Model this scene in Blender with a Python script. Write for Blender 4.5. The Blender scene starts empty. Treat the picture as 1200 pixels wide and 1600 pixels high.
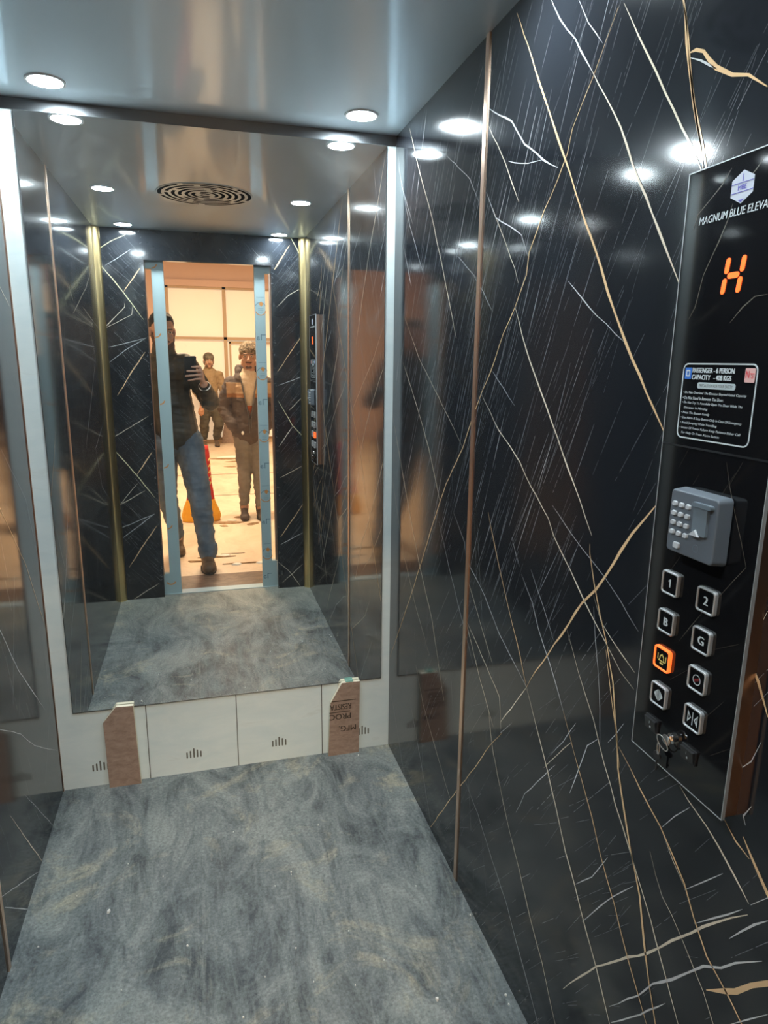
import bpy, bmesh, math, random
from mathutils import Vector, Matrix, noise, Quaternion
C = bpy.context.scene.collection
SC = bpy.context.scene
R = math.radians

# ------------------------------------------------------------ camera
F_PX, YAW, PITCH, ROLL = 1048.3, .2697, .2217, .0113
CAM = Vector((.5068, 0, 1.45))
D, W, H, FY = 2.2489, 1.1553, 2.1453, .3093     # back wall y, width, ceiling z, inner face of front wall
fw = Vector((math.sin(YAW)*math.cos(PITCH), math.cos(YAW)*math.cos(PITCH), -math.sin(PITCH)))
rt0 = Vector((math.cos(YAW), -math.sin(YAW), 0)); up0 = rt0.cross(fw)
rt = rt0*math.cos(ROLL) + up0*math.sin(ROLL); up = -rt0*math.sin(ROLL) + up0*math.cos(ROLL)
cd = bpy.data.cameras.new('camera'); cam = bpy.data.objects.new('camera', cd); C.objects.link(cam)
cam.matrix_world = Matrix(((rt.x, up.x, -fw.x, CAM.x), (rt.y, up.y, -fw.y, CAM.y), (rt.z, up.z, -fw.z, CAM.z), (0, 0, 0, 1)))
cd.sensor_fit = 'VERTICAL'; cd.sensor_height = 36; cd.lens = F_PX*36/1600
cd.clip_start = .004; cd.clip_end = 60
SC.camera = cam
SC.view_settings.view_transform = 'Standard'; SC.view_settings.look = 'None'
SC.view_settings.gamma = 1; SC.view_settings.use_curve_mapping = False
SC.view_settings.exposure = 0.12
LAMP = 345.0            # emission of the six cabin downlights
HALL = 135.0            # watts of each warm hall lamp
# ------------------------------------------------------------ world
w = bpy.data.worlds.new('world'); SC.world = w; w.use_nodes = True
w.node_tree.nodes['Background'].inputs[0].default_value = (.55, .5, .45, 1)
w.node_tree.nodes['Background'].inputs[1].default_value = .25

# warm hall lamps (real fixtures are built around them further down)
HALL_LAMPS = [(.55, -1.9), (.9, -5.0)]
for hx, hy in HALL_LAMPS:
    ld = bpy.data.lights.new('hall_lamp_light', 'AREA'); ld.shape = 'RECTANGLE'; ld.size = 1.15; ld.size_y = .16
    ld.energy = HALL; ld.color = (1, .73, .47)
    lo = bpy.data.objects.new('hall_lamp_light', ld); C.objects.link(lo); lo.location = (hx, hy, 3.11)

# ------------------------------------------------------------ materials
def mat(name, col=(.5, .5, .5), rough=.5, metal=0, spec=.5, emit=None, estr=0, coat=0, coatr=.05, alpha=1):
    m = bpy.data.materials.new(name); m.use_nodes = True
    b = m.node_tree.nodes['Principled BSDF']
    b.inputs['Base Color'].default_value = (*col, 1); b.inputs['Roughness'].default_value = rough
    b.inputs['Metallic'].default_value = metal; b.inputs['Specular IOR Level'].default_value = spec
    b.inputs['Coat Weight'].default_value = coat; b.inputs['Coat Roughness'].default_value = coatr
    if emit: b.inputs['Emission Color'].default_value = (*emit, 1); b.inputs['Emission Strength'].default_value = estr
    return m
class N:
    def __init__(s, m): s.t = m.node_tree; s.b = s.t.nodes['Principled BSDF']
    def n(s, ty, **k):
        x = s.t.nodes.new(ty)
        for a, v in k.items(): setattr(x, a, v)
        return x
    def l(s, a, b): s.t.links.new(a, b)
    def coord(s, scale=(1, 1, 1), rot=(0, 0, 0)):
        g = s.n('ShaderNodeNewGeometry'); mp = s.n('ShaderNodeMapping')
        mp.inputs['Scale'].default_value = scale; mp.inputs['Rotation'].default_value = rot
        s.l(g.outputs['Position'], mp.inputs['Vector']); return mp.outputs['Vector']
    def noise(s, vec, scale, detail=6, rough=.6, dist=0):
        x = s.n('ShaderNodeTexNoise'); x.inputs['Scale'].default_value = scale; x.inputs['Detail'].default_value = detail
        x.inputs['Roughness'].default_value = rough; x.inputs['Distortion'].default_value = dist
        s.l(vec, x.inputs['Vector']); return x.outputs['Fac']
    def ramp(s, fac, stops):
        x = s.n('ShaderNodeValToRGB'); r = x.color_ramp
        while len(r.elements) < len(stops): r.elements.new(.5)
        for e, (p, c) in zip(r.elements, stops):
            e.position = p; e.color = (*c, 1) if len(c) == 3 else c
        s.l(fac, x.inputs['Fac']); return x.outputs['Color']
    def mix(s, fac, a, b, mode='MIX'):
        x = s.n('ShaderNodeMix', data_type='RGBA', blend_type=mode)
        for sock, v in ((x.inputs[0], fac), (x.inputs[6], a), (x.inputs[7], b)):
            if isinstance(v, (int, float)): sock.default_value = v
            elif isinstance(v, tuple): sock.default_value = (*v, 1)
            else: s.l(v, sock)
        return x.outputs[2]
    def bump(s, fac, strength=.2, dist=.01):
        x = s.n('ShaderNodeBump'); x.inputs['Strength'].default_value = strength; x.inputs['Distance'].default_value = dist
        s.l(fac, x.inputs['Height']); s.l(x.outputs['Normal'], s.b.inputs['Normal'])
g3 = lambda v: (v, v, v)

M = {}
# black laminate of the walls: glossy, faint dust haze
def wallmat(name, col, rough=.1, dust=.5):
    m = mat(name, col, rough, spec=.62); n = N(m)
    v = n.coord((1, 1, .35)); f = n.noise(v, 3.0, 2, .5, .3)
    r = n.ramp(f, [(.35, g3(rough*.85)), (.75, g3(rough*1.35))]); n.l(r, n.b.inputs['Roughness'])
    f2 = n.noise(n.coord(), 1.7, 7, .6, .8)
    c = n.ramp(f2, [(.4, col), (.8, tuple(a+.014*dust for a in col))]); n.l(c, n.b.inputs['Base Color'])
    return m
M['marble'] = wallmat('black_gold_laminate', (.0125, .0148, .019), .09)
M['vein_g'] = mat('gold_vein', (.86, .58, .32), .16, spec=.6)
M['vein_t'] = mat('tan_vein', (.84, .74, .58), .16, spec=.6)
M['vein_w'] = mat('white_vein', (.66, .67, .68), .16, spec=.6)
M['vein_s'] = mat('fine_white_streak', (.30, .315, .34), .16, spec=.6)
M['vein_y'] = mat('pale_yellow_vein', (.85, .8, .5), .16, spec=.6)
M['panelmarble'] = wallmat('black_glass_face', (.006, .006, .007), .045)
# ceiling: dark brushed mirror steel
m = mat('brushed_ceiling_steel', (.36, .46, .57), .07, 1); n = N(m)
f = n.noise(n.coord((6, .8, 1)), 2.0, 5, .6, .3)
n.l(n.ramp(f, [(.3, g3(.07)), (.8, g3(.14))]), n.b.inputs['Roughness']); n.bump(n.noise(n.coord((1, .5, 1)), 1.6, 2, .5), .05, .02)
dif = n.n('ShaderNodeBsdfPrincipled'); dif.inputs['Base Color'].default_value = (.82, .94, 1, 1); dif.inputs['Metallic'].default_value = 1; dif.inputs['Roughness'].default_value = .55
mx = n.n('ShaderNodeMixShader'); mx.inputs[0].default_value = .66
n.l(n.b.outputs[0], mx.inputs[1]); n.l(dif.outputs[0], mx.inputs[2]); n.l(mx.outputs[0], n.t.nodes['Material Output'].inputs[0]); M['ceil'] = m
# mirror with light dust
m = mat('dusty_mirror', (.86, .885, .875), 0.0, 1); n = N(m)
dust = n.n('ShaderNodeBsdfDiffuse'); dust.inputs['Color'].default_value = (.55, .56, .53, 1)
f = n.noise(n.coord((1, 1, 1)), 3.2, 10, .72, 1.2)
f = n.ramp(f, [(.42, g3(.012)), (.62, g3(.035)), (.78, g3(.22))])
mx = n.n('ShaderNodeMixShader'); n.l(f, mx.inputs[0]); n.l(n.b.outputs[0], mx.inputs[1]); n.l(dust.outputs[0], mx.inputs[2])
n.l(mx.outputs[0], n.t.nodes['Material Output'].inputs[0]); M['mirror'] = m
# floor vinyl, trodden dust
m = mat('dusty_grey_vinyl', (.2, .22, .22), .6, spec=.3); n = N(m)
a = n.noise(n.coord((1, .5, 1)), 5, 10, .72, 1.2); b = n.noise(n.coord((1, .28, 1), (0, 0, .4)), 12, 10, .75, 1.8)
c = n.noise(n.coord((1, 1, 1), (0, 0, 1)), 4.2, 8, .68, 1.0); d2 = n.noise(n.coord((1, 1, 1)), 120, 3, .7); e = n.noise(n.coord((1, .12, 1), (0, 0, -.25)), 26, 6, .7, 1)
base = n.ramp(a, [(.38, (.052, .062, .067)), (.49, (.125, .143, .147)), (.60, (.23, .25, .24))])
st = n.ramp(b, [(.45, g3(0)), (.66, g3(.75))]); col = n.mix(st, base, (.22, .25, .24))
col = n.mix(n.ramp(e, [(.52, g3(0)), (.72, g3(.45))]), col, (.27, .29, .275))
pt = n.ramp(c, [(.54, g3(0)), (.64, g3(.8))]); pt2 = n.mix(1.0, pt, n.ramp(b, [(.36, g3(.05)), (.58, g3(1))]), 'MULTIPLY')
col = n.mix(pt2, col, (.36, .34, .26))
sep = n.n('ShaderNodeSeparateXYZ'); g_ = n.n('ShaderNodeNewGeometry'); n.l(g_.outputs['Position'], sep.inputs[0])
dy = n.ramp(sep.outputs['Y'], [(.3, g3(.75)), (1.0, g3(0))]); ey = n.mix(1.0, dy, n.ramp(a, [(.35, g3(.3)), (.6, g3(1))]), 'MULTIPLY')   # dust trodden in at the doorway
col = n.mix(ey, col, (.33, .33, .27))
col = n.mix(.35, col, n.ramp(d2, [(.3, g3(.05)), (.7, g3(.95))]), 'OVERLAY')
n.l(col, n.b.inputs['Base Color']); n.l(n.ramp(b, [(.3, g3(.42)), (.7, g3(.75))]), n.b.inputs['Roughness']); n.bump(b, .15, .004); M['floor'] = m
# white protective film on steel
m = mat('white_film', (.7, .74, .69), .42, spec=.4); n = N(m)
f = n.noise(n.coord((1, 1, 3)), 5, 8, .65, .6)
n.l(n.ramp(f, [(.3, (.60, .70, .71)), (.6, (.68, .76, .755)), (.8, (.57, .63, .61))]), n.b.inputs['Base Color']); M['white'] = m
M['groove'] = mat('dark_gap', (.05, .045, .035), .8)
M['mark'] = mat('grey_printed_mark', (.13, .13, .11), .6)
def metal(name, col, rough): return mat(name, col, rough, 1)
M['copper'] = metal('rose_gold_steel', (.50, .34, .26), .3)
M['peach'] = metal('peach_gold_strip', (.82, .58, .43), .32)
M['brass'] = metal('brushed_brass', (.73, .56, .28), .3)
M['darkm'] = metal('dark_edge_metal', (.18, .19, .2), .3)
M['chrome'] = metal('chrome', (.8, .8, .8), .15)
M['bezel'] = mat('satin_bezel', (.62, .64, .65), .35, .55)
M['vent'] = mat('dark_vent_slot', (.012, .013, .015), .95, spec=0)
M['steel'] = metal('satin_steel', (.55, .56, .56), .28)
m = mat('blue_protective_film', (.375, .485, .50), .4, spec=.4); M['film'] = m
M['film_or'] = mat('orange_film_print', (.62, .25, .06), .6); M['film_gr'] = mat('grey_film_print', (.10, .17, .20), .6)
m = mat('cardboard_board', (.4, .25, .18), .85, spec=.2); n = N(m)
f = n.noise(n.coord((3, 3, 6)), 9, 8, .7, .5); n.l(n.ramp(f, [(.3, (.24, .165, .125)), (.6, (.36, .26, .205)), (.8, (.43, .33, .26))]), n.b.inputs['Base Color']); M['board'] = m
M['boardedge'] = mat('cream_board_edge', (.78, .75, .6), .8); M['ink'] = mat('dark_brown_ink', (.045, .03, .02), .7)
M['lens'] = mat('lamp_lens', (1, 1, 1), .4, emit=(.82, .94, 1), estr=LAMP)
M['trimw'] = mat('lamp_trim', (.85, .87, .88), .35)
M['black'] = mat('black_plastic', (.02, .02, .021), .4); M['glass'] = mat('black_glass', (.006, .006, .007), .06, spec=.6)
M['red_led'] = mat('orange_led', (.9, .1, .01), .5, emit=(1, .1, .012), estr=2.2)
M['ring_or'] = mat('lit_orange_ring', (.9, .2, .04), .4, emit=(1, .13, .02), estr=1.5)
M['white_ink'] = mat('silver_white_ink', (.62, .68, .7), .5); M['pill'] = mat('pale_label', (.5, .58, .6), .5)
M['yel_ink'] = mat('yellow_glyph', (.6, .52, .16), .5, emit=(.8, .6, .15), estr=.15)
M['blue_ink'] = mat('blue_label', (.03, .17, .62), .5); M['red_ink'] = mat('red_ink', (.7, .07, .08), .5); M['pink_ink'] = mat('pink_label', (.75, .45, .42), .5)
M['hexw'] = mat('pale_logo_white', (.62, .66, .76), .4); M['hexb'] = mat('violet_logo_line', (.12, .11, .5), .4)
M['kp'] = mat('grey_reader_plastic', (.12, .14, .165), .38); M['kp2'] = mat('slate_reader_cover', (.15, .185, .215), .32); M['kpb'] = mat('pale_key_plastic', (.52, .54, .56), .35)
# hall
m = mat('dusty_tile_floor', (.72, .56, .4), .6); n = N(m)
f = n.noise(n.coord((1, .6, 1)), 2.5, 9, .7, .5); n.l(n.ramp(f, [(.3, (.50, .38, .27)), (.5, (.70, .56, .42)), (.75, (.78, .67, .53))]), n.b.inputs['Base Color']); M['hallfloor'] = m
M['salmon'] = mat('salmon_wall_paint', (.64, .47, .41), .8); M['cream'] = mat('cream_wall_paint', (.72, .62, .5), .8)
M['hallceil'] = mat('white_hall_ceiling', (.78, .74, .68), .85)
M['frame'] = mat('tan_window_frame', (.46, .34, .22), .5)
m = mat('papered_window_pane', (.8, .72, .6), .7, emit=(1, .80, .56), estr=.36); n = N(m)
f = n.noise(n.coord((.5, 1, .5)), 1.3, 6, .6, .3); n.l(n.ramp(f, [(.3, (.95, .72, .5)), (.6, (1, .83, .62)), (.8, (1, .88, .7))]), n.b.inputs['Emission Color']); M['pane'] = m
m = mat('brown_stone_sill', (.12, .085, .06), .4); n = N(m)
f = n.noise(n.coord((1, 2, 1)), 12, 8, .7, 1); n.l(n.ramp(f, [(.3, (.09, .06, .045)), (.7, (.26, .18, .13))]), n.b.inputs['Base Color']); M['sillstone'] = m
M['sillmetal'] = mat('pale_filmed_sill', (.45, .55, .56), .4)
M['lampbody'] = mat('lamp_housing', (.8, .8, .78), .5); M['hall_lens'] = mat('warm_lamp_lens', (1, .9, .8), .5, emit=(1, .7, .4), estr=4)
for k_ in ('red_led', 'ring_or', 'yel_ink', 'hall_lens'): M[k_].cycles.emission_sampling = 'NONE'
w.cycles.sampling_method = 'NONE'
# people
def cloth(name, c1, c2, sc=18, rough=.85, bump=.35):
    m = mat(name, c1, rough, spec=.25); n = N(m)
    f = n.noise(n.coord(), sc, 6, .6, .4); n.l(n.ramp(f, [(.35, c1), (.68, c2)]), n.b.inputs['Base Color']); n.bump(n.noise(n.coord((1, 1, 2.2)), sc*1.3, 4, .6), bump, .01); return m
M['skin'] = cloth('skin', (.42, .25, .185), (.5, .31, .23), 30, .55, .05)
M['jk1'] = cloth('dark_olive_jacket', (.022, .025, .025), (.07, .066, .054), 8, .4, .5)
M['jean'] = cloth('blue_denim', (.07, .105, .15), (.16, .21, .27), 7, .85, .3)
M['shoe'] = cloth('brown_leather', (.09, .06, .04), (.16, .11, .07), 14, .5, .2)
M['sole'] = mat('dark_sole', (.03, .025, .02), .7); M['hair'] = cloth('dark_hair', (.012, .01, .008), (.03, .024, .02), 60, .7, .6)
M['beard'] = cloth('dark_beard', (.09, .06, .045), (.15, .10, .078), 60, .8, .6)
M['jk2'] = cloth('grey_jacket', (.085, .07, .068), (.12, .10, .095), 10, .75, .4)
M['tan'] = cloth('tan_yoke', (.44, .31, .2), (.52, .38, .25), 12, .8, .3); M['orangeb'] = cloth('orange_brown_band', (.3, .15, .07), (.36, .19, .1), 12, .8, .3)
M['shirt'] = cloth('cream_shirt', (.78, .7, .58), (.66, .55, .42), 25, .85, .3); M['shirt_or'] = cloth('orange_shirt_print', (.75, .2, .06), (.62, .15, .05), 12, .85, .2)
M['pant2'] = cloth('grey_trousers', (.19, .18, .17), (.26, .25, .235), 9, .85, .3); M['cap2'] = cloth('mottled_beanie', (.06, .05, .035), (.42, .34, .26), 48, .95, .8)
M['sw3'] = cloth('olive_tan_sweater', (.25, .18, .1), (.34, .25, .15), 10, .9, .3); M['pant3'] = cloth('dark_olive_trousers', (.055, .048, .034), (.1, .085, .06), 9, .85, .3)
M['cap3'] = cloth('grey_brown_cap', (.07, .06, .045), (.2, .175, .14), 20, .9, .4)
M['eyew'] = mat('eye_white', (.7, .66, .6), .3); M['iris'] = mat('dark_iris', (.02, .012, .008), .2); M['lip'] = mat('lips', (.34, .13, .1), .5); M['brow'] = mat('brow_hair', (.03, .02, .015), .8)
M['sackr'] = cloth('red_woven_sack', (.62, .05, .04), (.5, .03, .03), 30, .6, .3); M['sacky'] = cloth('yellow_woven_sack', (.8, .38, .03), (.85, .48, .06), 30, .6, .3)
M['sackp'] = mat('cream_sack_print', (.8, .55, .2), .6); M['obag'] = cloth('orange_plastic_bag', (.34, .16, .09), (.45, .25, .15), 25, .5, .4)
M['chip'] = mat('white_plaster', (.75, .76, .72), .9); M['scrap'] = cloth('brown_scrap', (.2, .12, .06), (.4, .27, .15), 30, .9, .4)

# ------------------------------------------------------------ mesh helpers
OFF = {}                 # world offset of every empty/part
class MB:
    """collects verts/faces in world coordinates, then links them as ONE mesh object"""
    def __init__(s): s.v = []; s.f = []; s.m = []; s.T = None
    def add(s, vs, fs, mi=0):
        k = len(s.v)
        for v in vs:
            v = Vector(v); s.v.append(s.T @ v if s.T else v)
        for f in fs: s.f.append([i+k for i in f]); s.m.append(mi)
        return s
    def box(s, a, b, mi=0):
        x0, y0, z0 = a; x1, y1, z1 = b
        return s.add([(x0, y0, z0), (x1, y0, z0), (x1, y1, z0), (x0, y1, z0), (x0, y0, z1), (x1, y0, z1), (x1, y1, z1), (x0, y1, z1)],
                     [(0, 3, 2, 1), (4, 5, 6, 7), (0, 1, 5, 4), (1, 2, 6, 5), (2, 3, 7, 6), (3, 0, 4, 7)], mi)
    def prism(s, poly, w0, w1, mi=0, inset=0, capmi=None):
        """poly in (u,v); extruded along w. inset shrinks the far cap (a bevel)"""
        n = len(poly); cx = sum(p[0] for p in poly)/n; cy = sum(p[1] for p in poly)/n
        def ins(p):
            d = math.hypot(p[0]-cx, p[1]-cy) or 1; k = (d-inset)/d; return (cx+(p[0]-cx)*k, cy+(p[1]-cy)*k)
        vs = [(p[0], p[1], w0) for p in poly]+[(*ins(p), w1) for p in poly]
        s.add(vs, [tuple(range(n-1, -1, -1))]+[(i, (i+1) % n, n+(i+1) % n, n+i) for i in range(n)], mi)
        k = len(s.v)-n; s.f.append(list(range(k, k+n))); s.m.append(mi if capmi is None else capmi); return s
    def ring(s, po, pi, w0, w1, mi=0):
        n = len(po)
        vs = [(p[0], p[1], w0) for p in po]+[(p[0], p[1], w1) for p in po]+[(p[0], p[1], w0) for p in pi]+[(p[0], p[1], w1) for p in pi]
        fs = []
        for i in range(n):
            j = (i+1) % n; fs += [(i, j, n+j, n+i), (2*n+j, 2*n+i, 3*n+i, 3*n+j), (n+i, n+j, 3*n+j, 3*n+i), (j, i, 2*n+i, 2*n+j)]
        return s.add(vs, fs, mi)
    def tube(s, pts, r, seg=10, mi=0, closed=False):
        pts = [Vector(p) for p in pts]; n = len(pts); rr = r if isinstance(r, (list, tuple)) else [r]*n; vs = []; fs = []; pn = None
        for i, p in enumerate(pts):
            a = pts[i-1] if (i or closed) else p; b = pts[(i+1) % n] if (i < n-1 or closed) else p
            t = (b-a).normalized(); ref = pn or (Vector((0, 0, 1)) if abs(t.z) < .9 else Vector((1, 0, 0)))
            u = (ref-t*ref.dot(t)).normalized(); pn = u; v = t.cross(u)
            for k in range(seg): an = 2*math.pi*k/seg; vs.append(p+(u*math.cos(an)+v*math.sin(an))*rr[i])
        for i in range(n if closed else n-1):
            for k in range(seg):
                j = (i+1) % n; k2 = (k+1) % seg; fs.append((i*seg+k, i*seg+k2, j*seg+k2, j*seg+k))
        if not closed: fs += [tuple(range(seg-1, -1, -1)), tuple(range((n-1)*seg, n*seg))]
        return s.add(vs, fs, mi)
    def ell(s, c, r, rot=None, seg=20, rings=12, mi=0):
        c = Vector(c); r = (r, r, r) if isinstance(r, (int, float)) else r; q = rot or Matrix.Identity(3); vs = []; fs = []
        for i in range(1, rings):
            th = math.pi*i/rings
            for k in range(seg):
                ph = 2*math.pi*k/seg; vs.append(c+q @ Vector((r[0]*math.sin(th)*math.cos(ph), r[1]*math.sin(th)*math.sin(ph), r[2]*math.cos(th))))
        vs += [c+q @ Vector((0, 0, r[2])), c+q @ Vector((0, 0, -r[2]))]; a = len(vs)-2
        for i in range(rings-2):
            for k in range(seg): k2 = (k+1) % seg; fs.append((i*seg+k, (i+1)*seg+k, (i+1)*seg+k2, i*seg+k2))
        for k in range(seg): k2 = (k+1) % seg; fs.append((a, k, k2)); fs.append((a+1, (rings-2)*seg+k2, (rings-2)*seg+k))
        return s.add(vs, fs, mi)
    def cap(s, p0, r0, p1, r1, flat=None, seg=16):
        """tapered capsule; flat = (axis vector, factor) squashes it across that axis"""
        p0 = Vector(p0); p1 = Vector(p1); d = p1-p0; L = d.length or 1e-6; t = d/L
        ref = Vector(flat[0]) if flat else (Vector((0, 0, 1)) if abs(t.z) < .9 else Vector((1, 0, 0)))
        u = (ref-t*ref.dot(t)).normalized(); v = t.cross(u); fu = flat[1] if flat else 1; vs = []; fs = []; rows = []
        for k in range(5): a = math.pi/2*(k/5); rows.append((-r0*math.cos(a), r0*math.sin(a)))
        rows += [(0, r0), (L*.5, (r0+r1)/2), (L, r1)]
        for k in range(1, 6): a = math.pi/2*(k/5); rows.append((L+r1*math.sin(a), r1*math.cos(a)+1e-5))
        for (h, r) in rows:
            for k in range(seg): an = 2*math.pi*k/seg; vs.append(p0+t*h+(u*math.cos(an)*fu+v*math.sin(an))*(r+1e-5))
        for i in range(len(rows)-1):
            for k in range(seg): k2 = (k+1) % seg; fs.append((i*seg+k, i*seg+k2, (i+1)*seg+k2, (i+1)*seg+k))
        fs += [tuple(range(seg-1, -1, -1)), tuple(range((len(rows)-1)*seg, len(rows)*seg))]
        return s.add(vs, fs)
    def obj(s, name, mats, parent=None, smooth=False, bevel=0, base=None):
        off = OFF[parent.name] if parent else Vector(base or (0, 0, 0))
        me = bpy.data.meshes.new(name); me.from_pydata([v-off for v in s.v], [], s.f); me.validate()
        o = bpy.data.objects.new(name, me); C.objects.link(o)
        if parent: o.parent = parent; OFF[o.name] = off
        else: o.location = off; OFF[o.name] = off
        for m_ in (mats if isinstance(mats, (list, tuple)) else [mats]): me.materials.append(M[m_] if isinstance(m_, str) else m_)
        if len(me.materials) > 1:
            for p, mi in zip(me.polygons, s.m): p.material_index = mi
        bm = bmesh.new(); bm.from_mesh(me); bmesh.ops.recalc_face_normals(bm, faces=bm.faces) if not getattr(s, 'keepn', 0) else None; bm.to_mesh(me); bm.free()
        if smooth:
            for p in me.polygons: p.use_smooth = True
        if bevel:
            b = o.modifiers.new('bevel', 'BEVEL'); b.width = bevel; b.segments = 3; b.limit_method = 'ANGLE'; b.angle_limit = R(40)
        return o
    def organic(s, name, mats, parent, voxel=.006, it=4, fold=None, amp=0, fac=.5):
        """fuse the shapes into one continuous surface"""
        me = bpy.data.meshes.new('tmp'); me.from_pydata(s.v, [], s.f); o = bpy.data.objects.new('tmp', me); C.objects.link(o)
        bm = bmesh.new(); bm.from_mesh(me); bmesh.ops.recalc_face_normals(bm, faces=bm.faces); bm.to_mesh(me); bm.free()
        r = o.modifiers.new('r', 'REMESH'); r.mode = 'VOXEL'; r.voxel_size = voxel
        if it: k = o.modifiers.new('s', 'SMOOTH'); k.iterations = it; k.factor = fac
        dg = bpy.context.evaluated_depsgraph_get(); dg.update()
        nm = bpy.data.meshes.new_from_object(o.evaluated_get(dg)); bpy.data.objects.remove(o); bpy.data.meshes.remove(me)
        off = OFF[parent.name]; nm.name = name
        if fold:
            ns = [v.normal.copy() for v in nm.vertices]
            for v, nn in zip(nm.vertices, ns): v.co += nn*amp*fold(v.co)
        for v in nm.vertices: v.co -= off
        for p in nm.polygons: p.use_smooth = True
        nm.materials.clear()
        for m_ in (mats if isinstance(mats, (list, tuple)) else [mats]): nm.materials.append(M[m_])
        q = bpy.data.objects.new(name, nm); C.objects.link(q); q.parent = parent; OFF[q.name] = off
        return q
def thing(name, loc, label, cat, group=None):
    o = bpy.data.objects.new(name, None); C.objects.link(o); o.location = loc; o.empty_display_size = .05; OFF[o.name] = Vector(loc)
    return tag(o, label, cat, group)
def tag(o, label, cat, group=None, kind=None):
    o['label'] = label; o['category'] = cat
    if group: o['group'] = group
    if kind: o['kind'] = kind
    return o
def struct(o, label=None):
    o['kind'] = 'structure'
    if label: o['label'] = label
    return o
def copy_tree(root, delta):
    c = root.copy(); C.objects.link(c); c.location = root.location+Vector(delta); OFF[c.name] = OFF[root.name]+Vector(delta)
    for ch in root.children:
        k = ch.copy(); C.objects.link(k); k.parent = c
        for g in ch.children: q = g.copy(); C.objects.link(q); q.parent = k
    return c
def rrect(cu, cv, w_, h_, r, n=5):
    o = []
    for (sx, sy, a0) in ((1, 1, 0), (-1, 1, 90), (-1, -1, 180), (1, -1, 270)):
        for k in range(n+1): a = R(a0+90*k/n); o.append((cu+sx*(w_/2-r)+r*math.cos(a), cv+sy*(h_/2-r)+r*math.sin(a)))
    return o
def circ(cu, cv, r, n=32, ry=None): return [(cu+r*math.cos(2*math.pi*k/n), cv+(ry or r)*math.sin(2*math.pi*k/n)) for k in range(n)]
_tc = {}
def text2d(txt, width=None, height=None, shear=0):
    cu = bpy.data.curves.new('t', 'FONT'); cu.body = txt; cu.size = 1; cu.shear = shear; cu.align_x = 'LEFT'; cu.resolution_u = 3
    o = bpy.data.objects.new('t', cu); C.objects.link(o); dg = bpy.context.evaluated_depsgraph_get(); dg.update()
    me = bpy.data.meshes.new_from_object(o.evaluated_get(dg)); vs = [(v.co.x, v.co.y) for v in me.vertices]; fs = [tuple(p.vertices) for p in me.polygons]
    bpy.data.objects.remove(o); bpy.data.meshes.remove(me)
    x0 = min(v[0] for v in vs); x1 = max(v[0] for v in vs); y0 = min(v[1] for v in vs); y1 = max(v[1] for v in vs)
    sy = (height/(y1-y0)) if height else None; sx = (width/(x1-x0)) if width else None; sx = sx or sy; sy = sy or sx
    return [((v[0]-(x0+x1)/2)*sx, (v[1]-(y0+y1)/2)*sy) for v in vs], fs
def put_text(mb, txt, cu, cv, w_, width=None, height=None, shear=0, bold=0, mi=0, rot=0, left=False):
    vs, fs = text2d(txt, width, height, shear)
    if left: mn = min(v[0] for v in vs); vs = [(a-mn, b) for a, b in vs]
    c, s_ = math.cos(rot), math.sin(rot)
    for du in ((0,) if not bold else (-bold, bold)):
        mb.add([(cu+a*c-b*s_+du, cv+a*s_+b*c, w_+(1e-5 if du > 0 else 0)) for a, b in vs], fs, mi)
def frame_m(origin, ux, vx):
    ux = Vector(ux).normalized(); vx = Vector(vx).normalized(); wx = ux.cross(vx)
    return Matrix(((ux.x, vx.x, wx.x, origin[0]), (ux.y, vx.y, wx.y, origin[1]), (ux.z, vx.z, wx.z, origin[2]), (0, 0, 0, 1)))

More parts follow.
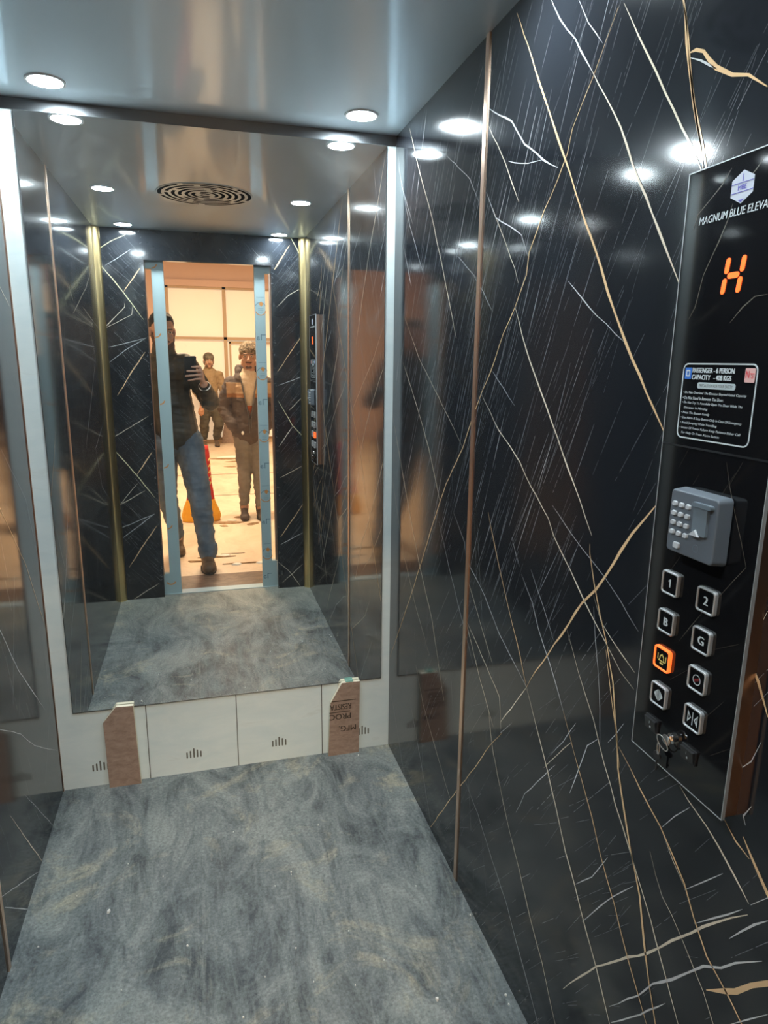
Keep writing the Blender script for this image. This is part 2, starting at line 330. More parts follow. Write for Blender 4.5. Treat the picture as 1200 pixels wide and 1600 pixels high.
# traced veins: (colour, width start, width end, [(along wall, height), ...])
VR=[('g',3,6,[(1.396,2.127),(1.34,2.049),(1.221,1.878),(1.17,1.807),(1.123,1.738),(1.025,1.602),(1.001,1.562),(0.941,1.482),(0.898,1.432),(0.838,1.364),(0.792,1.308)]),
('w',2,3,[(1.264,2.101),(1.217,2.041),(1.159,1.988),(1.098,1.917)]),
('t',3,4,[(1.098,1.917),(1.002,1.804),(0.941,1.712),(0.885,1.636),(0.838,1.57),(0.808,1.526)]),
('g',2,3,[(1.034,1.981),(1.065,1.942),(1.093,1.906),(1.148,1.846),(1.16,1.809),(1.188,1.774),(1.235,1.729),(1.286,1.662),(1.292,1.621),(1.336,1.562),(1.386,1.512),(1.444,1.429),(1.49,1.38),(1.527,1.332),(1.596,1.234),(1.708,1.12),(1.803,0.988),(1.904,0.835),(1.982,0.72),(2.11,0.542),(2.241,0.366)]),
('t',2,4,[(1.02,1.98),(0.953,1.89),(0.9,1.818),(0.835,1.735),(0.804,1.689)]),
('w',2,1,[(1.155,2.043),(1.119,1.995),(1.071,1.946)]),
('g',5,5,[(0.881,1.93),(0.871,1.896),(0.855,1.837),(0.837,1.782),(0.823,1.751),(0.798,1.691)]),
('g',3,3,[(0.884,1.931),(0.862,1.87),(0.841,1.795),(0.814,1.726),(0.804,1.689)]),
('g',6,4,[(0.855,1.851),(0.844,1.85),(0.829,1.842),(0.817,1.829),(0.802,1.814),(0.772,1.795),(0.745,1.785),(0.713,1.762)]),
('w',2,3,[(0.853,1.844),(0.833,1.833),(0.814,1.821),(0.801,1.812)]),
('w',3,3,[(1.513,1.992),(1.395,1.931),(1.331,1.871),(1.247,1.821),(1.191,1.794)]),
('w',2,2,[(1.402,1.858),(1.312,1.831),(1.254,1.823)]),
('t',2,3,[(1.513,1.957),(1.417,1.858),(1.381,1.813),(1.344,1.768)]),
('t',2,3,[(2.108,2.128),(2.006,1.989),(1.882,1.837),(1.783,1.693),(1.754,1.645),(1.667,1.509)]),
('w',2,2,[(1.512,1.823),(1.454,1.758),(1.324,1.702),(1.291,1.657)]),
('t',2,2,[(1.473,1.782),(1.346,1.64),(1.327,1.609)]),
('t',3,4,[(1.336,1.562),(1.277,1.479),(1.235,1.429),(1.18,1.37),(1.104,1.284),(1.059,1.236),(0.99,1.158)]),
('g',3,5,[(0.994,1.142),(0.992,1.126),(0.971,1.077),(0.948,1.032),(0.919,0.985),(0.894,0.93),(0.878,0.869),(0.865,0.822),(0.859,0.791),(0.829,0.721),(0.806,0.672),(0.774,0.614),(0.753,0.548),(0.731,0.488),(0.707,0.436),(0.691,0.392)]),
('g',2,2,[(0.921,0.976),(0.903,0.926),(0.878,0.862),(0.855,0.793)]),
('t',2,3,[(1.493,1.377),(1.385,1.3),(1.326,1.273),(1.274,1.244),(1.22,1.203),(1.142,1.154),(1.118,1.125),(1.049,1.077),(0.997,1.036),(0.963,1.013),(0.919,0.985),(0.876,0.956),(0.839,0.944)]),
('g',6,3,[(0.831,1.245),(0.843,1.231),(0.881,1.189),(0.906,1.154),(0.941,1.1),(0.965,1.068),(1.003,1.03),(1.041,0.975),(1.109,0.883),(1.15,0.83),(1.186,0.773)]),
('t',2,3,[(1.186,0.773),(1.25,0.689),(1.3,0.627)]),
('g',2,3,[(1.288,0.607),(1.349,0.538),(1.432,0.422),(1.528,0.3),(1.609,0.195),(1.747,0.009)]),
('w',1,1,[(1.3,0.627),(1.297,0.601),(1.243,0.657)]),
('g',2,3,[(1.423,1.105),(1.383,1.043),(1.309,0.938),(1.242,0.855),(1.186,0.773)]),
('t',3,4,[(1.186,0.773),(1.135,0.711),(1.077,0.641),(1.04,0.592),(0.991,0.522),(0.947,0.475),(0.907,0.426),(0.865,0.381),(0.815,0.316),(0.785,0.278)]),
('w',1,3,[(1.239,1.01),(1.184,0.965),(1.154,0.922),(1.1,0.87),(1.038,0.799)]),
('g',2,3,[(1.038,0.799),(0.988,0.736),(0.972,0.718),(0.918,0.655),(0.887,0.607),(0.834,0.546),(0.784,0.48),(0.726,0.414),(0.698,0.384)]),
('t',2,3,[(1.046,0.961),(0.997,0.898),(0.938,0.835),(0.895,0.773),(0.856,0.723),(0.814,0.678),(0.777,0.636),(0.743,0.597),(0.727,0.573),(0.699,0.537),(0.662,0.488),(0.637,0.459)]),
('g',3,3,[(0.862,0.828),(0.828,0.81),(0.801,0.792),(0.746,0.763),(0.716,0.741),(0.685,0.715),(0.658,0.677),(0.628,0.644),(0.601,0.632),(0.582,0.623),(0.558,0.608),(0.534,0.595)]),
('t',1,2,[(0.741,0.758),(0.712,0.731),(0.684,0.71)]),
('t',2,3,[(0.717,0.853),(0.698,0.843),(0.658,0.829),(0.632,0.816),(0.6,0.796),(0.575,0.779)]),
('g',2,4,[(0.633,0.862),(0.608,0.845),(0.584,0.838)]),
('g',4,5,[(0.598,0.86),(0.581,0.842),(0.551,0.815),(0.528,0.795)]),
('t',1,2,[(0.762,0.707),(0.744,0.679),(0.725,0.657),(0.701,0.645),(0.677,0.628),(0.654,0.609),(0.625,0.587),(0.601,0.558),(0.585,0.534)]),
('t',3,4,[(0.961,0.23),(0.922,0.294),(0.865,0.383),(0.785,0.485),(0.742,0.535),(0.695,0.605),(0.661,0.652),(0.62,0.708),(0.574,0.763)]),
('w',2,4,[(0.819,0.345),(0.752,0.442),(0.723,0.496),(0.685,0.545),(0.657,0.586),(0.631,0.625),(0.602,0.652),(0.581,0.681),(0.544,0.722)]),
('g',5,9,[(0.621,0.595),(0.589,0.627),(0.574,0.643),(0.553,0.675),(0.532,0.701),(0.5,0.74)]),
('w',2,2,[(0.657,0.671),(0.626,0.709),(0.583,0.763)]),
('w',3,3,[(0.596,0.705),(0.562,0.759),(0.545,0.781)]),
('w',3,3,[(0.572,0.78),(0.55,0.81)]),
('w',2,2,[(0.81,0.32),(0.743,0.414),(0.692,0.493)]),
('w',2,2,[(0.576,0.587),(0.525,0.661)]),
('w',2,2,[(0.683,0.706),(0.65,0.747),(0.621,0.785)]),
('w',2,2,[(0.949,0.485),(0.902,0.541),(0.863,0.614)]),
('w',2,2,[(0.919,0.429),(0.836,0.559),(0.791,0.618)]),
('w',2,2,[(0.742,0.766),(0.719,0.801),(0.693,0.834)]),
('t',2,2,[(1.374,0.634),(1.333,0.534),(1.261,0.437),(1.187,0.351)]),
('t',3,2,[(1.21,0.383),(1.108,0.267),(1.046,0.209),(0.98,0.125),(0.946,0.08)]),
('w',1,2,[(1.486,0.344),(1.399,0.309),(1.305,0.248),(1.22,0.203),(1.163,0.15),(1.096,0.098),(1.042,0.049),(1.012,0.016)]),
('w',1,2,[(2.154,1.812),(2.059,1.674)]),
('t',2,2,[(2.132,1.444),(1.99,1.324),(1.859,1.201),(1.803,1.131),(1.748,1.057)]),
('t',2,2,[(2.268,1.264),(2.143,1.123),(2.025,0.959),(1.916,0.821),(1.79,0.694),(1.667,0.489)]),
('t',1,1,[(2.274,1.06),(2.095,0.819),(1.952,0.68),(1.804,0.57)]),
('w',1,2,[(1.643,1.053),(1.56,0.995),(1.542,0.953),(1.422,0.898),(1.331,0.836),(1.186,0.773)]),
('w',1,1,[(1.755,1.005),(1.646,0.876),(1.547,0.774),(1.469,0.692)]),
('t',1,2,[(1.548,0.921),(1.46,0.841),(1.361,0.75)]),
('t',2,2,[(1.536,0.798),(1.426,0.675),(1.336,0.594)]),
('t',2,2,[(1.536,0.798),(1.392,0.727),(1.311,0.685),(1.295,0.611)]),
('w',1,1,[(2.254,0.261),(2.19,0.202),(2.048,0.025)]),
('w',1,1,[(1.976,0.315),(1.826,0.131),(1.749,0.027)]),
('t',1,2,[(1.931,0.477),(1.851,0.381),(1.76,0.321),(1.595,0.219)]),
('w',2,1,[(1.128,1.592),(1.027,1.527),(0.943,1.482)]),
('w',1,1,[(1.131,1.183),(1.016,1.127),(0.941,1.097),(0.894,1.073),(0.842,1.041)]),
('t',1,2,[(0.97,1.056),(0.941,1.018),(0.881,0.988),(0.841,0.972)]),
('w',1,1,[(0.967,1.036),(0.951,0.971),(0.929,0.895),(0.913,0.801)]),
('w',1,1,[(1.293,1.076),(1.25,1.023)]),
('w',1,1,[(1.198,1.032),(1.142,0.976),(1.091,0.921)]),
('w',1,1,[(2.294,2.126),(2.178,1.985),(2.058,1.852)]),
('w',1,1,[(2.3,2.09),(2.09,1.857),(1.925,1.673)]),
('w',1,1,[(1.568,1.651),(1.507,1.609),(1.448,1.56)]),
('w',1,1,[(1.769,1.962),(1.611,1.872),(1.546,1.803)]),
('t',1,1,[(2.12,1.583),(1.968,1.458),(1.817,1.37),(1.71,1.307),(1.596,1.234)]),
('w',1,1,[(1.678,1.709),(1.548,1.642)]),
('w',1,1,[(1.434,1.43),(1.312,1.359)]),
('w',2,2,[(0.892,0.818),(0.855,0.875)]),
('w',2,2,[(0.92,0.808),(0.95,0.777),(0.97,0.719),(0.994,0.649)]),
('w',1,2,[(1.072,0.682),(1.03,0.736),(0.992,0.798)]),
('t',1,2,[(1.093,0.64),(1.028,0.723),(1.002,0.753)]),
('w',1,2,[(1.2,0.458),(1.165,0.531),(1.091,0.623),(1.051,0.674)]),
('g',3,3,[(0.632,1.287),(0.643,1.257)]),
('t',2,3,[(0.61,1.162),(0.624,1.119)]),
('g',3,6,[(0.626,1.092),(0.609,1.07),(0.588,1.034)]),
('w',2,2,[(0.623,0.937),(0.602,0.965),(0.592,0.998)]),
('w',2,2,[(0.592,0.908),(0.602,0.887),(0.597,0.877)])]
VL=[('g',2,3,[(1.786,1.199),(1.897,1.065),(2.088,0.852),(2.264,0.578)]),
('w',3,4,[(1.643,0.964),(1.776,0.777),(1.888,0.618),(2.112,0.38)]),
('w',2,2,[(1.599,0.613),(1.843,0.451),(1.956,0.348),(2.214,0.173)]),
('t',2,5,[(1.674,0.322),(1.796,0.151),(1.902,-0.008)]),
('w',2,3,[(1.492,0.227),(1.535,0.201),(1.686,0.11),(1.858,-0.01)]),
('w',3,3,[(1.556,0.156),(1.719,-0.02)]),
('w',1,2,[(1.807,0.291),(1.961,0.118),(2.062,-0.008)]),
('t',2,2,[(2.084,1.66),(2.217,1.588)]),
('w',1,1,[(2.186,0.558),(2.189,0.357),(2.021,0.168)]),
('w',1,1,[(1.96,1.215),(2.163,1.037),(2.334,0.788)]),
('w',1,1,[(1.954,0.865),(1.808,0.559)]),
('t',2,2,[(0.055,1.986),(0.731,1.787),(1.183,1.637)]),
('t',2,2,[(1.215,1.728),(1.153,1.693)]),
('w',2,2,[(0.73,1.602),(0.593,1.445),(1.153,1.041)]),
('t',2,2,[(0.097,1.593),(0.889,1.684)]),
('w',2,2,[(0.229,1.152),(0.857,1.004),(0.744,0.786),(0.282,0.585)])]
VFL=[('y',2,3,[(0.018,2.025),(0.084,2.071),(0.169,2.112)]),
('y',4,3,[(0.022,1.955),(0.135,1.808),(0.234,1.661)]),
('g',5,3,[(0.232,1.941),(0.135,1.808)]),
('t',2,3,[(0.137,1.749),(0.136,1.728),(0.027,1.618)]),
('t',2,2,[(0.181,1.747),(0.171,1.688),(0.026,1.611)]),
('g',4,4,[(0.23,1.484),(0.145,1.365),(0.064,1.238)]),
('w',2,2,[(0.032,1.506),(0.242,1.563)]),
('w',2,2,[(0.032,1.421),(0.119,1.49),(0.242,1.563)]),
('w',2,2,[(0.051,1.946),(0.191,2.037)]),
('y',4,3,[(0.027,0.92),(0.137,0.772),(0.23,0.632)]),
('g',5,3,[(0.232,0.907),(0.137,0.772)]),
('t',2,2,[(0.018,0.995),(0.224,1.119)]),
('t',2,2,[(0.138,0.721),(0.028,0.594)]),
('t',2,2,[(0.178,0.677),(0.028,0.594)]),
('g',4,3,[(0.235,0.461),(0.15,0.345),(0.056,0.205)]),
('w',2,2,[(0.028,0.388),(0.224,0.533)]),
('w',2,2,[(0.022,0.452),(0.224,0.533)]),
('t',2,2,[(0.072,0.001),(0.224,0.093)])]
VFR=[('y',3,3,[(0.977,2.286),(1.078,2.163),(1.14,2.032)]),
('g',4,5,[(1.069,2.103),(0.976,1.963)]),
('g',3,3,[(1.141,1.606),(0.981,1.377)]),
('y',2,3,[(0.981,1.204),(1.064,1.055),(1.131,0.982)]),
('t',3,2,[(1.064,1.043),(0.982,0.925)]),
('t',2,2,[(0.986,1.754),(1.056,1.822),(1.137,1.869)]),
('w',2,2,[(0.983,1.297),(1.137,1.351)]),
('t',2,2,[(1.046,1.145),(1.135,1.231)]),
('g',3,3,[(1.133,0.564),(0.977,0.344)]),
('t',2,2,[(0.956,0.179),(1.029,0.109),(1.099,0.002)]),
('t',2,2,[(0.981,0.727),(1.128,0.8)]),
('w',2,2,[(0.975,0.293),(1.13,0.369)]),
('t',2,2,[(0.978,0.034),(1.118,0.154)])]
VC=[(2,[(-0.728,1.678),(-0.742,1.662),(-0.756,1.652),(-0.779,1.636),(-0.785,1.618)]),(2,[(-0.68,1.676),(-0.689,1.667),(-0.695,1.663)]),(2,[(-0.72,1.637),(-0.724,1.622),(-0.735,1.599),(-0.745,1.582),(-0.757,1.56),(-0.766,1.522),(-0.776,1.507)]),(2,[(-0.649,1.528),(-0.667,1.527),(-0.684,1.516),(-0.702,1.499)]),(1,[(-0.653,1.337),(-0.672,1.301)]),(1,[(-0.679,1.333),(-0.669,1.304),(-0.627,1.213),(-0.665,1.161)]),(1,[(-0.623,1.116),(-0.662,1.092)]),(1,[(-0.737,1.2),(-0.756,1.172)]),(1,[(-0.688,1.133),(-0.726,1.076)]),(1,[(-0.698,1.049),(-0.734,1.015)]),(1,[(-0.661,0.996),(-0.634,1.033)]),(1,[(-0.723,1.311),(-0.733,1.295)]),(1,[(-0.663,1.321),(-0.68,1.292)]),(1,[(-0.644,0.951),(-0.615,0.978)]),(1,[(-0.764,1.313),(-0.749,1.341)])]

# ------------------------------------------------------------ structure: cabin
VM = ['vein_g', 'vein_t', 'vein_w', 'vein_s', 'vein_y']; VI = {'g': 1, 't': 2, 'w': 3, 's': 4, 'y': 5}
def ribbon(mb, pts, w0, w1, mi, mp, rnd, off=.0004, jit=.0014, step=.03):
    P = [Vector(p) for p in pts]; Q = []
    for a, b in zip(P, P[1:]):
        n_ = max(1, int((b-a).length/step)); nr = Vector((-(b-a).y, (b-a).x)).normalized()
        for i in range(n_): Q.append(a+(b-a)*(i/n_)+nr*rnd.uniform(-jit, jit)*(1 if i else .3))
    Q.append(P[-1]); n_ = len(Q); vs = []; fs = []
    for i, q in enumerate(Q):
        t = (Q[min(i+1, n_-1)]-Q[max(i-1, 0)]).normalized(); nr = Vector((-t.y, t.x)); k = i/(n_-1)
        ww = (w0+(w1-w0)*k)*rnd.uniform(.65, 1.15)*min(1, .25+4*k, .25+4*(1-k))/2
        vs += [mp(*(q+nr*ww), off), mp(*(q-nr*ww), off)]
    fs = [(2*i, 2*i+2, 2*i+3, 2*i+1) for i in range(n_-1)]
    mb.add(vs, fs, mi)
def dashes(mb, n_, box, ang, spread, mp, rnd, lo=.04, hi=.3, mi=4, wd=(.0006, .0013), dens=None, dl=.07):
    (a0, a1), (b0, b1) = box; c = 0
    while c < n_:
        p = Vector((rnd.uniform(a0, a1), rnd.uniform(b0, b1))); c += 1
        if dens and rnd.random() > dens(p): continue
        an = R(ang+rnd.gauss(0, spread)); d = Vector((math.cos(an), math.sin(an))); L = rnd.uniform(lo, hi)*rnd.uniform(.4, 1); s = 0; w_ = rnd.uniform(*wd)
        m2 = mi if rnd.random() < .88 else 3
        while s < L:
            l = rnd.uniform(.012, dl); q0 = p+d*s; q1 = p+d*min(s+l, L); s += l+rnd.uniform(.002, .012)
            if not (a0 < q1.x < a1 and b0 < q1.y < b1): break
            ribbon(mb, [q0, q1], w_, w_, m2, mp, rnd, off=.0003, jit=.0004, step=.05)
def clipped(L, box):
    (a0, a1), (b0, b1) = box; o = []
    for k, w0, w1, pts in L:
        q = [(min(max(a, a0), a1), min(max(b, b0), b1)) for a, b in pts]; q = [x for i, x in enumerate(q) if i == 0 or x != q[i-1]]
        if len(q) > 1: o.append((k, w0, w1, q))
    return o
rnd = random.Random(4)
T = .03
# right wall
mb = MB(); mb.box((W, FY, 0), (W+T, D+T, H))
mpR = lambda a, b, o: (W-o, a, b); BR = ((FY+.002, D-.002), (.002, H-.002))
dens = lambda p: .95 if (p.x > 1.0 and p.y > .5) else (.8 if p.x > .9 else .45)
dashes(mb, 560, BR, -57, 4, mpR, rnd, dens=dens, wd=(.0009, .0017)); dashes(mb, 210, ((1.0, 2.24), (.9, 2.13)), -66, 3, mpR, rnd, .25, .8, wd=(.0008, .0016), dl=.16); dashes(mb, 90, ((.6, 1.6), (1.2, 2.13)), -62, 4, mpR, rnd, .1, .4, wd=(.0009, .0016))
dashes(mb, 170, ((.6, 1.7), (.05, 1.0)), -52, 7, mpR, rnd, .03, .15, wd=(.0009, .0018)); dashes(mb, 60, ((1.3, 2.2), (.1, 1.2)), -100, 6, mpR, rnd, .1, .3)
for k, a, b, pts in clipped(VR, BR): ribbon(mb, pts, a*.00112, b*.00112, VI[k], mpR, rnd, off=.0006)
struct(mb.obj('wall_right', ['marble']+VM), 'glossy black marble-look wall with gold and white veins behind the control panel')
# left wall
mb = MB(); mb.box((-T, FY, 0), (0, D+T, H)); mpL = lambda a, b, o: (o, a, b)
dashes(mb, 360, BR, -72, 9, mpL, rnd, .06, .4, wd=(.0008, .0016)); dashes(mb, 120, BR, -112, 7, mpL, rnd, .06, .4)
for k, a, b, pts in clipped(VL, BR): ribbon(mb, pts, a*.0009, b*.0009, VI[k], mpL, rnd, off=.0006)
struct(mb.obj('wall_left', ['marble']+VM), 'glossy black marble-look wall on the left with thin veins')
# front walls and header, seen in the mirror
mpF = lambda a, b, o: (a, FY+o, b); XL, XR, ZH = .252, .956, 1.985
def xpat(mb, box, sgn):
    dashes(mb, 170, box, -50*sgn, 4, mpF, rnd, .06, .35, wd=(.001, .002)); dashes(mb, 45, box, 38*sgn, 6, mpF, rnd, .04, .16, wd=(.0008, .0016))
    (a0, a1), (b0, b1) = box; e = a1 if sgn > 0 else a0
    for k in range(70):                                             # chipped cut edge along the doorway
        z = rnd.uniform(b0, b1); x = e-sgn*rnd.uniform(.002, .016); ribbon(mb, [(x, z), (x+rnd.uniform(-.008, .008), z+rnd.uniform(-.01, .01))], .003, .002, 3, mpF, rnd)
mb = MB(); mb.box((0, FY-.04, 0), (XL, FY, H)); B_ = ((.002, XL-.002), (.002, H-.002)); xpat(mb, B_, 1)
for k, a, b, pts in clipped(VFL, B_): ribbon(mb, pts, a*.0014, b*.0014, VI[k], mpF, rnd, off=.0006)
struct(mb.obj('wall_front_left', ['marble']+VM), 'black marble-look return panel left of the doorway in the mirror')
mb = MB(); mb.box((XR, FY-.04, 0), (W, FY, H)); B_ = ((XR+.002, W-.002), (.002, H-.002)); xpat(mb, B_, -1)
for k, a, b, pts in clipped(VFR, B_): ribbon(mb, pts, a*.0014, b*.0014, VI[k], mpF, rnd, off=.0006)
struct(mb.obj('wall_front_right', ['marble']+VM), 'black marble-look return panel right of the doorway in the mirror')
mb = MB(); mb.box((XL, FY-.04, ZH), (XR, FY, H)); B_ = ((XL, XR), (ZH, H-.002)); dashes(mb, 40, B_, -50, 6, mpF, rnd, .04, .12)
struct(mb.obj('wall_front_header', ['marble']+VM), 'dark header over the doorway')
# back wall of filmed steel with skirting seams
mb = MB(); mb.box((-.0, D, 0), (W, D+T, H)); struct(mb.obj('wall_back', 'white'), 'white filmed steel wall behind the mirror')
bwall = bpy.data.objects['wall_back']
for x in (.283, .588, .897):
    mb = MB(); mb.box((x-.0012, D-.0012, 0), (x+.0012, D, .288)); mb.obj('panel_seam', 'groove', bwall)
FB = frame_m((0, D, 0), (1, 0, 0), (0, 0, 1))
for x in (.123, .434, .737, 1.052):
    mb = MB(); mb.T = FB
    for k, h_ in enumerate((.024, .028, .037, .030, .024)):
        mb.prism(rrect(x+(k-2)*.0118, .057+h_/2, .0052, h_, .0024), 0, .0008)
    mb.obj('printed_bars', 'mark', bwall)
mb = MB(); mb.box((0, D-.004, 2.115), (W, D, H)); mb.obj('trim_strip', 'darkm', bwall)
struct(MB().box((-T, FY-.04, -.04), (W+T, D+T, 0)).obj('floor', 'floor'), 'grey vinyl cabin floor trodden with dust')
struct(MB().box((-T, FY-.04, H), (W+T, D+T, H+.04)).obj('ceiling', 'ceil'), 'brushed dark steel cabin ceiling')
# brass strips in the side walls and corner strips
struct(MB().box((W-.003, 1.523, 0), (W, 1.541, H)).obj('trim_1', 'peach'), 'rose gold strip upright in the right wall')
struct(MB().box((0, 1.524, 0), (.003, 1.540, H)).obj('trim_2', 'peach'), 'rose gold strip upright in the left wall')
def corner(x, s, nm):
    mb = MB(); n_ = 8; pts = [(x, FY), (x+s*.034, FY)]+[(x+s*.034*math.cos(R(90*k/n_))**1.3, FY+.034*math.sin(R(90*k/n_))**1.3) for k in range(1, n_)]+[(x, FY+.034)]
    mb.prism(pts, 0, H-.001); return struct(mb.obj(nm, 'brass'))
corner(0, 1, 'trim_3')['label'] = 'brushed brass corner strip left of the doorway'; corner(W, -1, 'trim_4')['label'] = 'brushed brass corner strip right of the doorway'
struct(MB().box((0, D-.006, 0), (.0022, D, H)).obj('trim_5', 'copper'), 'thin copper line in the rear left corner')

# mirror
mr = thing('wall_mirror', (.587, D, .288), 'tall frameless mirror covering the rear cabin wall above the white skirting', 'mirror')
MB().box((.054, D-.007, .288), (1.121, D-.0006, 2.113)).obj('mirror_sheet', 'mirror', mr)
mb = MB()
for x in (.0525, 1.1205): mb.box((x, D-.0074, .287), (x+.002, D-.0005, 2.114))
mb.box((.0525, D-.0074, .2855), (1.1225, D-.0005, .288)); mb.obj('ground_edge', 'darkm', mr, base=None)

# plywood packers under the mirror
def packer(poly, cut, nm_label):
    t = thing('packing_board', (sum(p[0] for p in poly)/len(poly), D-.02, 0), nm_label, 'board', 'boards propped under the mirror')
    # local frame: u = x, v = z, w towards the cabin
    mb = MB(); mb.T = FB; mb.prism(poly, .0235, .0245); mb.obj('paper_face', 'board', t)
    mb = MB(); mb.T = FB; mb.prism([(a+.0005, b) for a, b in poly], .0095, .0235); mb.obj('core', 'boardedge', t)
    return t
p1 = packer([(.150, .0), (.253, .0), (.2455, .298), (.190, .300), (.147, .247)], 0, 'brown board with cream cut edges and no lettering, propped under the left of the mirror')
mb = MB(); mb.T = FB; mb.prism([(.165, .0), (.245, .0), (.243, .284), (.19, .284)], .0008, .009); mb.obj('rear_layer', 'boardedge', p1)
p2 = packer([(.916, .0), (1.033, .0), (1.036, .292), (.969, .292), (.926, .216)], 0, 'brown board printed upside down with MFG. and PROC, propped under the right of the mirror')
mb = MB(); mb.T = FB; mb.prism([(.93, .0), (1.02, .0), (1.02, .284), (.96, .284)], .0008, .009); mb.obj('rear_layer', 'boardedge', p2)
mb = MB(); mb.T = FB

for a_ in (('RESISTA', .9635, .1975, .0248, .079, .022), ('PROC', .962, .158, .0248, .080, .0225), ('MFG.', .989, .1075, .0248, .064, .0225)):
    mb = MB(); mb.T = FB; put_text(mb, *a_, rot=math.pi, bold=.0007); mb.obj('printed_word', 'ink', p2)
for x0_, x1_, z_ in ((.930, 1.022, .220), (.921, 1.0, .1755)): mb = MB(); mb.T = FB; mb.box((x0_, z_, .0246), (x1_, z_+.003, .0250)); mb.obj('printed_line', 'ink', p2)
t = tag(MB().box((.984, D-.022, .2925), (1.012, D-.008, .2965)).obj('glass_shim', mat('green_glass', (.2, .42, .36), .1, spec=.6), base=(.998, D-.015, .2925)), 'small green glass shim on top of the right packing board', 'shim')

# ------------------------------------------------------------ downlights
def downlight(x, y, label):
    t = thing('ceiling_downlight', (x, y, H), label, 'ceiling light', 'round downlights in the cabin ceiling')
    mb = MB(); mb.T = frame_m((x, y, H), (1, 0, 0), (0, -1, 0)); mb.ring(circ(0, 0, .049), circ(0, 0, .0425), 0, .004); mb.obj('trim_ring', 'trimw', t)
    mb = MB(); mb.T = frame_m((x, y, H), (1, 0, 0), (0, -1, 0)); mb.prism(circ(0, 0, .042), .0004, .003); mb.obj('lens', 'lens', t)
    return t
d0 = downlight(.167, 2.095, 'round white downlight by the mirror on the left, seen directly')
for x, y, lb in ((1.005, 2.095, 'round white downlight by the mirror on the right, seen directly'), (.163, 1.227, 'round downlight in the left row of the ceiling, second from the mirror'),
                 (1.0, 1.222, 'round downlight in the right row of the ceiling, second from the mirror'), (.167, .43, 'round downlight nearest the doorway on the left, seen in the mirror'),
                 (1.0, .39, 'round downlight nearest the doorway on the right, seen in the mirror')):
    c = copy_tree(d0, (x-.167, y-2.095, 0)); c['label'] = lb
# ventilation grille
gx, gy = .58, 1.245; GT = frame_m((gx, gy, H), (1, 0, 0), (0, -1, 0))
t = thing('ventilation_grille', (gx, gy, H), 'round ceiling fan grille of concentric dark slots between the downlights', 'grille')
mb = MB(); mb.T = GT; mb.prism(circ(0, 0, .205, 64), .0002, .002, inset=.002); mb.obj('grille_plate', 'ceil', t)
mb = MB(); mb.T = GT
for k in range(7):
    r = .022+k*.028; n_ = max(2, min(5, k)); gap = .013/r
    for j in range(n_):
        a0 = 2*math.pi*j/n_+k*.9+gap; a1 = 2*math.pi*(j+1)/n_+k*.9-gap; s_ = 14; vs = []
        for i in range(s_+1):
            a = a0+(a1-a0)*i/s_
            for rr in (r-.0075, r+.0075): vs.append((rr*math.cos(a), rr*math.sin(a), .0023))
        mb.add(vs, [(2*i, 2*i+1, 2*i+3, 2*i+2) for i in range(s_)])
mb.obj('slot_rings', 'vent', t)

# ------------------------------------------------------------ control panel on the right wall (u=-y, v=z, w out of the wall)
CT = frame_m((W, 0, 0), (0, -1, 0), (0, 0, 1))
U0, U1, Z0, ZS, Z1 = -.8025, -.613, .8785, 1.3425, 1.688; UC = (U0+U1)/2
CT = CT @ Matrix(((1, 0, 0, 0), (0, 1, 0, 0), (.0105, 0, 1, -.0105*U0), (0, 0, 0, 1)))     # the panel stands a hair off square to the wall
def CM(): m_ = MB(); m_.T = CT; return m_
cop = thing('control_panel', (W, -UC, Z0), 'tall black lift control panel with orange display, capacity notice and square buttons', 'control panel')
CM().prism([(U0+.001, Z0+.001), (U1-.001, Z0+.001), (U1-.001, Z1-.001), (U0+.001, Z1-.001)], -.0021, .0185).obj('steel_box', 'copper', cop)
def face(name, za, zb):
    mb = CM(); mb.prism([(U0, za), (U1, za), (U1, zb), (U0, zb)], .0185, .0222, capmi=0)
    for w_, pts in VC:
        if za < pts[0][1] < zb: ribbon(mb, [(a, min(max(b, za+.002), zb-.002)) for a, b in pts], w_*.0008, w_*.0008, 1, lambda a, b, o: (a, b, .0222+o), rnd, off=.0002, jit=.0006)
    return mb.obj(name, ['panelmarble', mat('dim_face_vein', (.16, .14, .115), .2)], cop)
face('lower_face', Z0, ZS-.001); up_f = face('upper_face', ZS+.001, Z1)
mb = CM(); mb.ring([(U0-.0012, Z0-.0012), (U1+.0012, Z0-.0012), (U1+.0012, Z1+.0012), (U0-.0012, Z1+.0012)], [(U0, Z0), (U1, Z0), (U1, Z1), (U0, Z1)], .0175, .0226)
mb.obj('edge_trim', 'bezel', cop)
mb = CM(); mb.box((U0, ZS-.0012, .0205), (U1, ZS+.0012, .0226)); mb.obj('seam_strip', 'darkm', cop)
WF = .0224
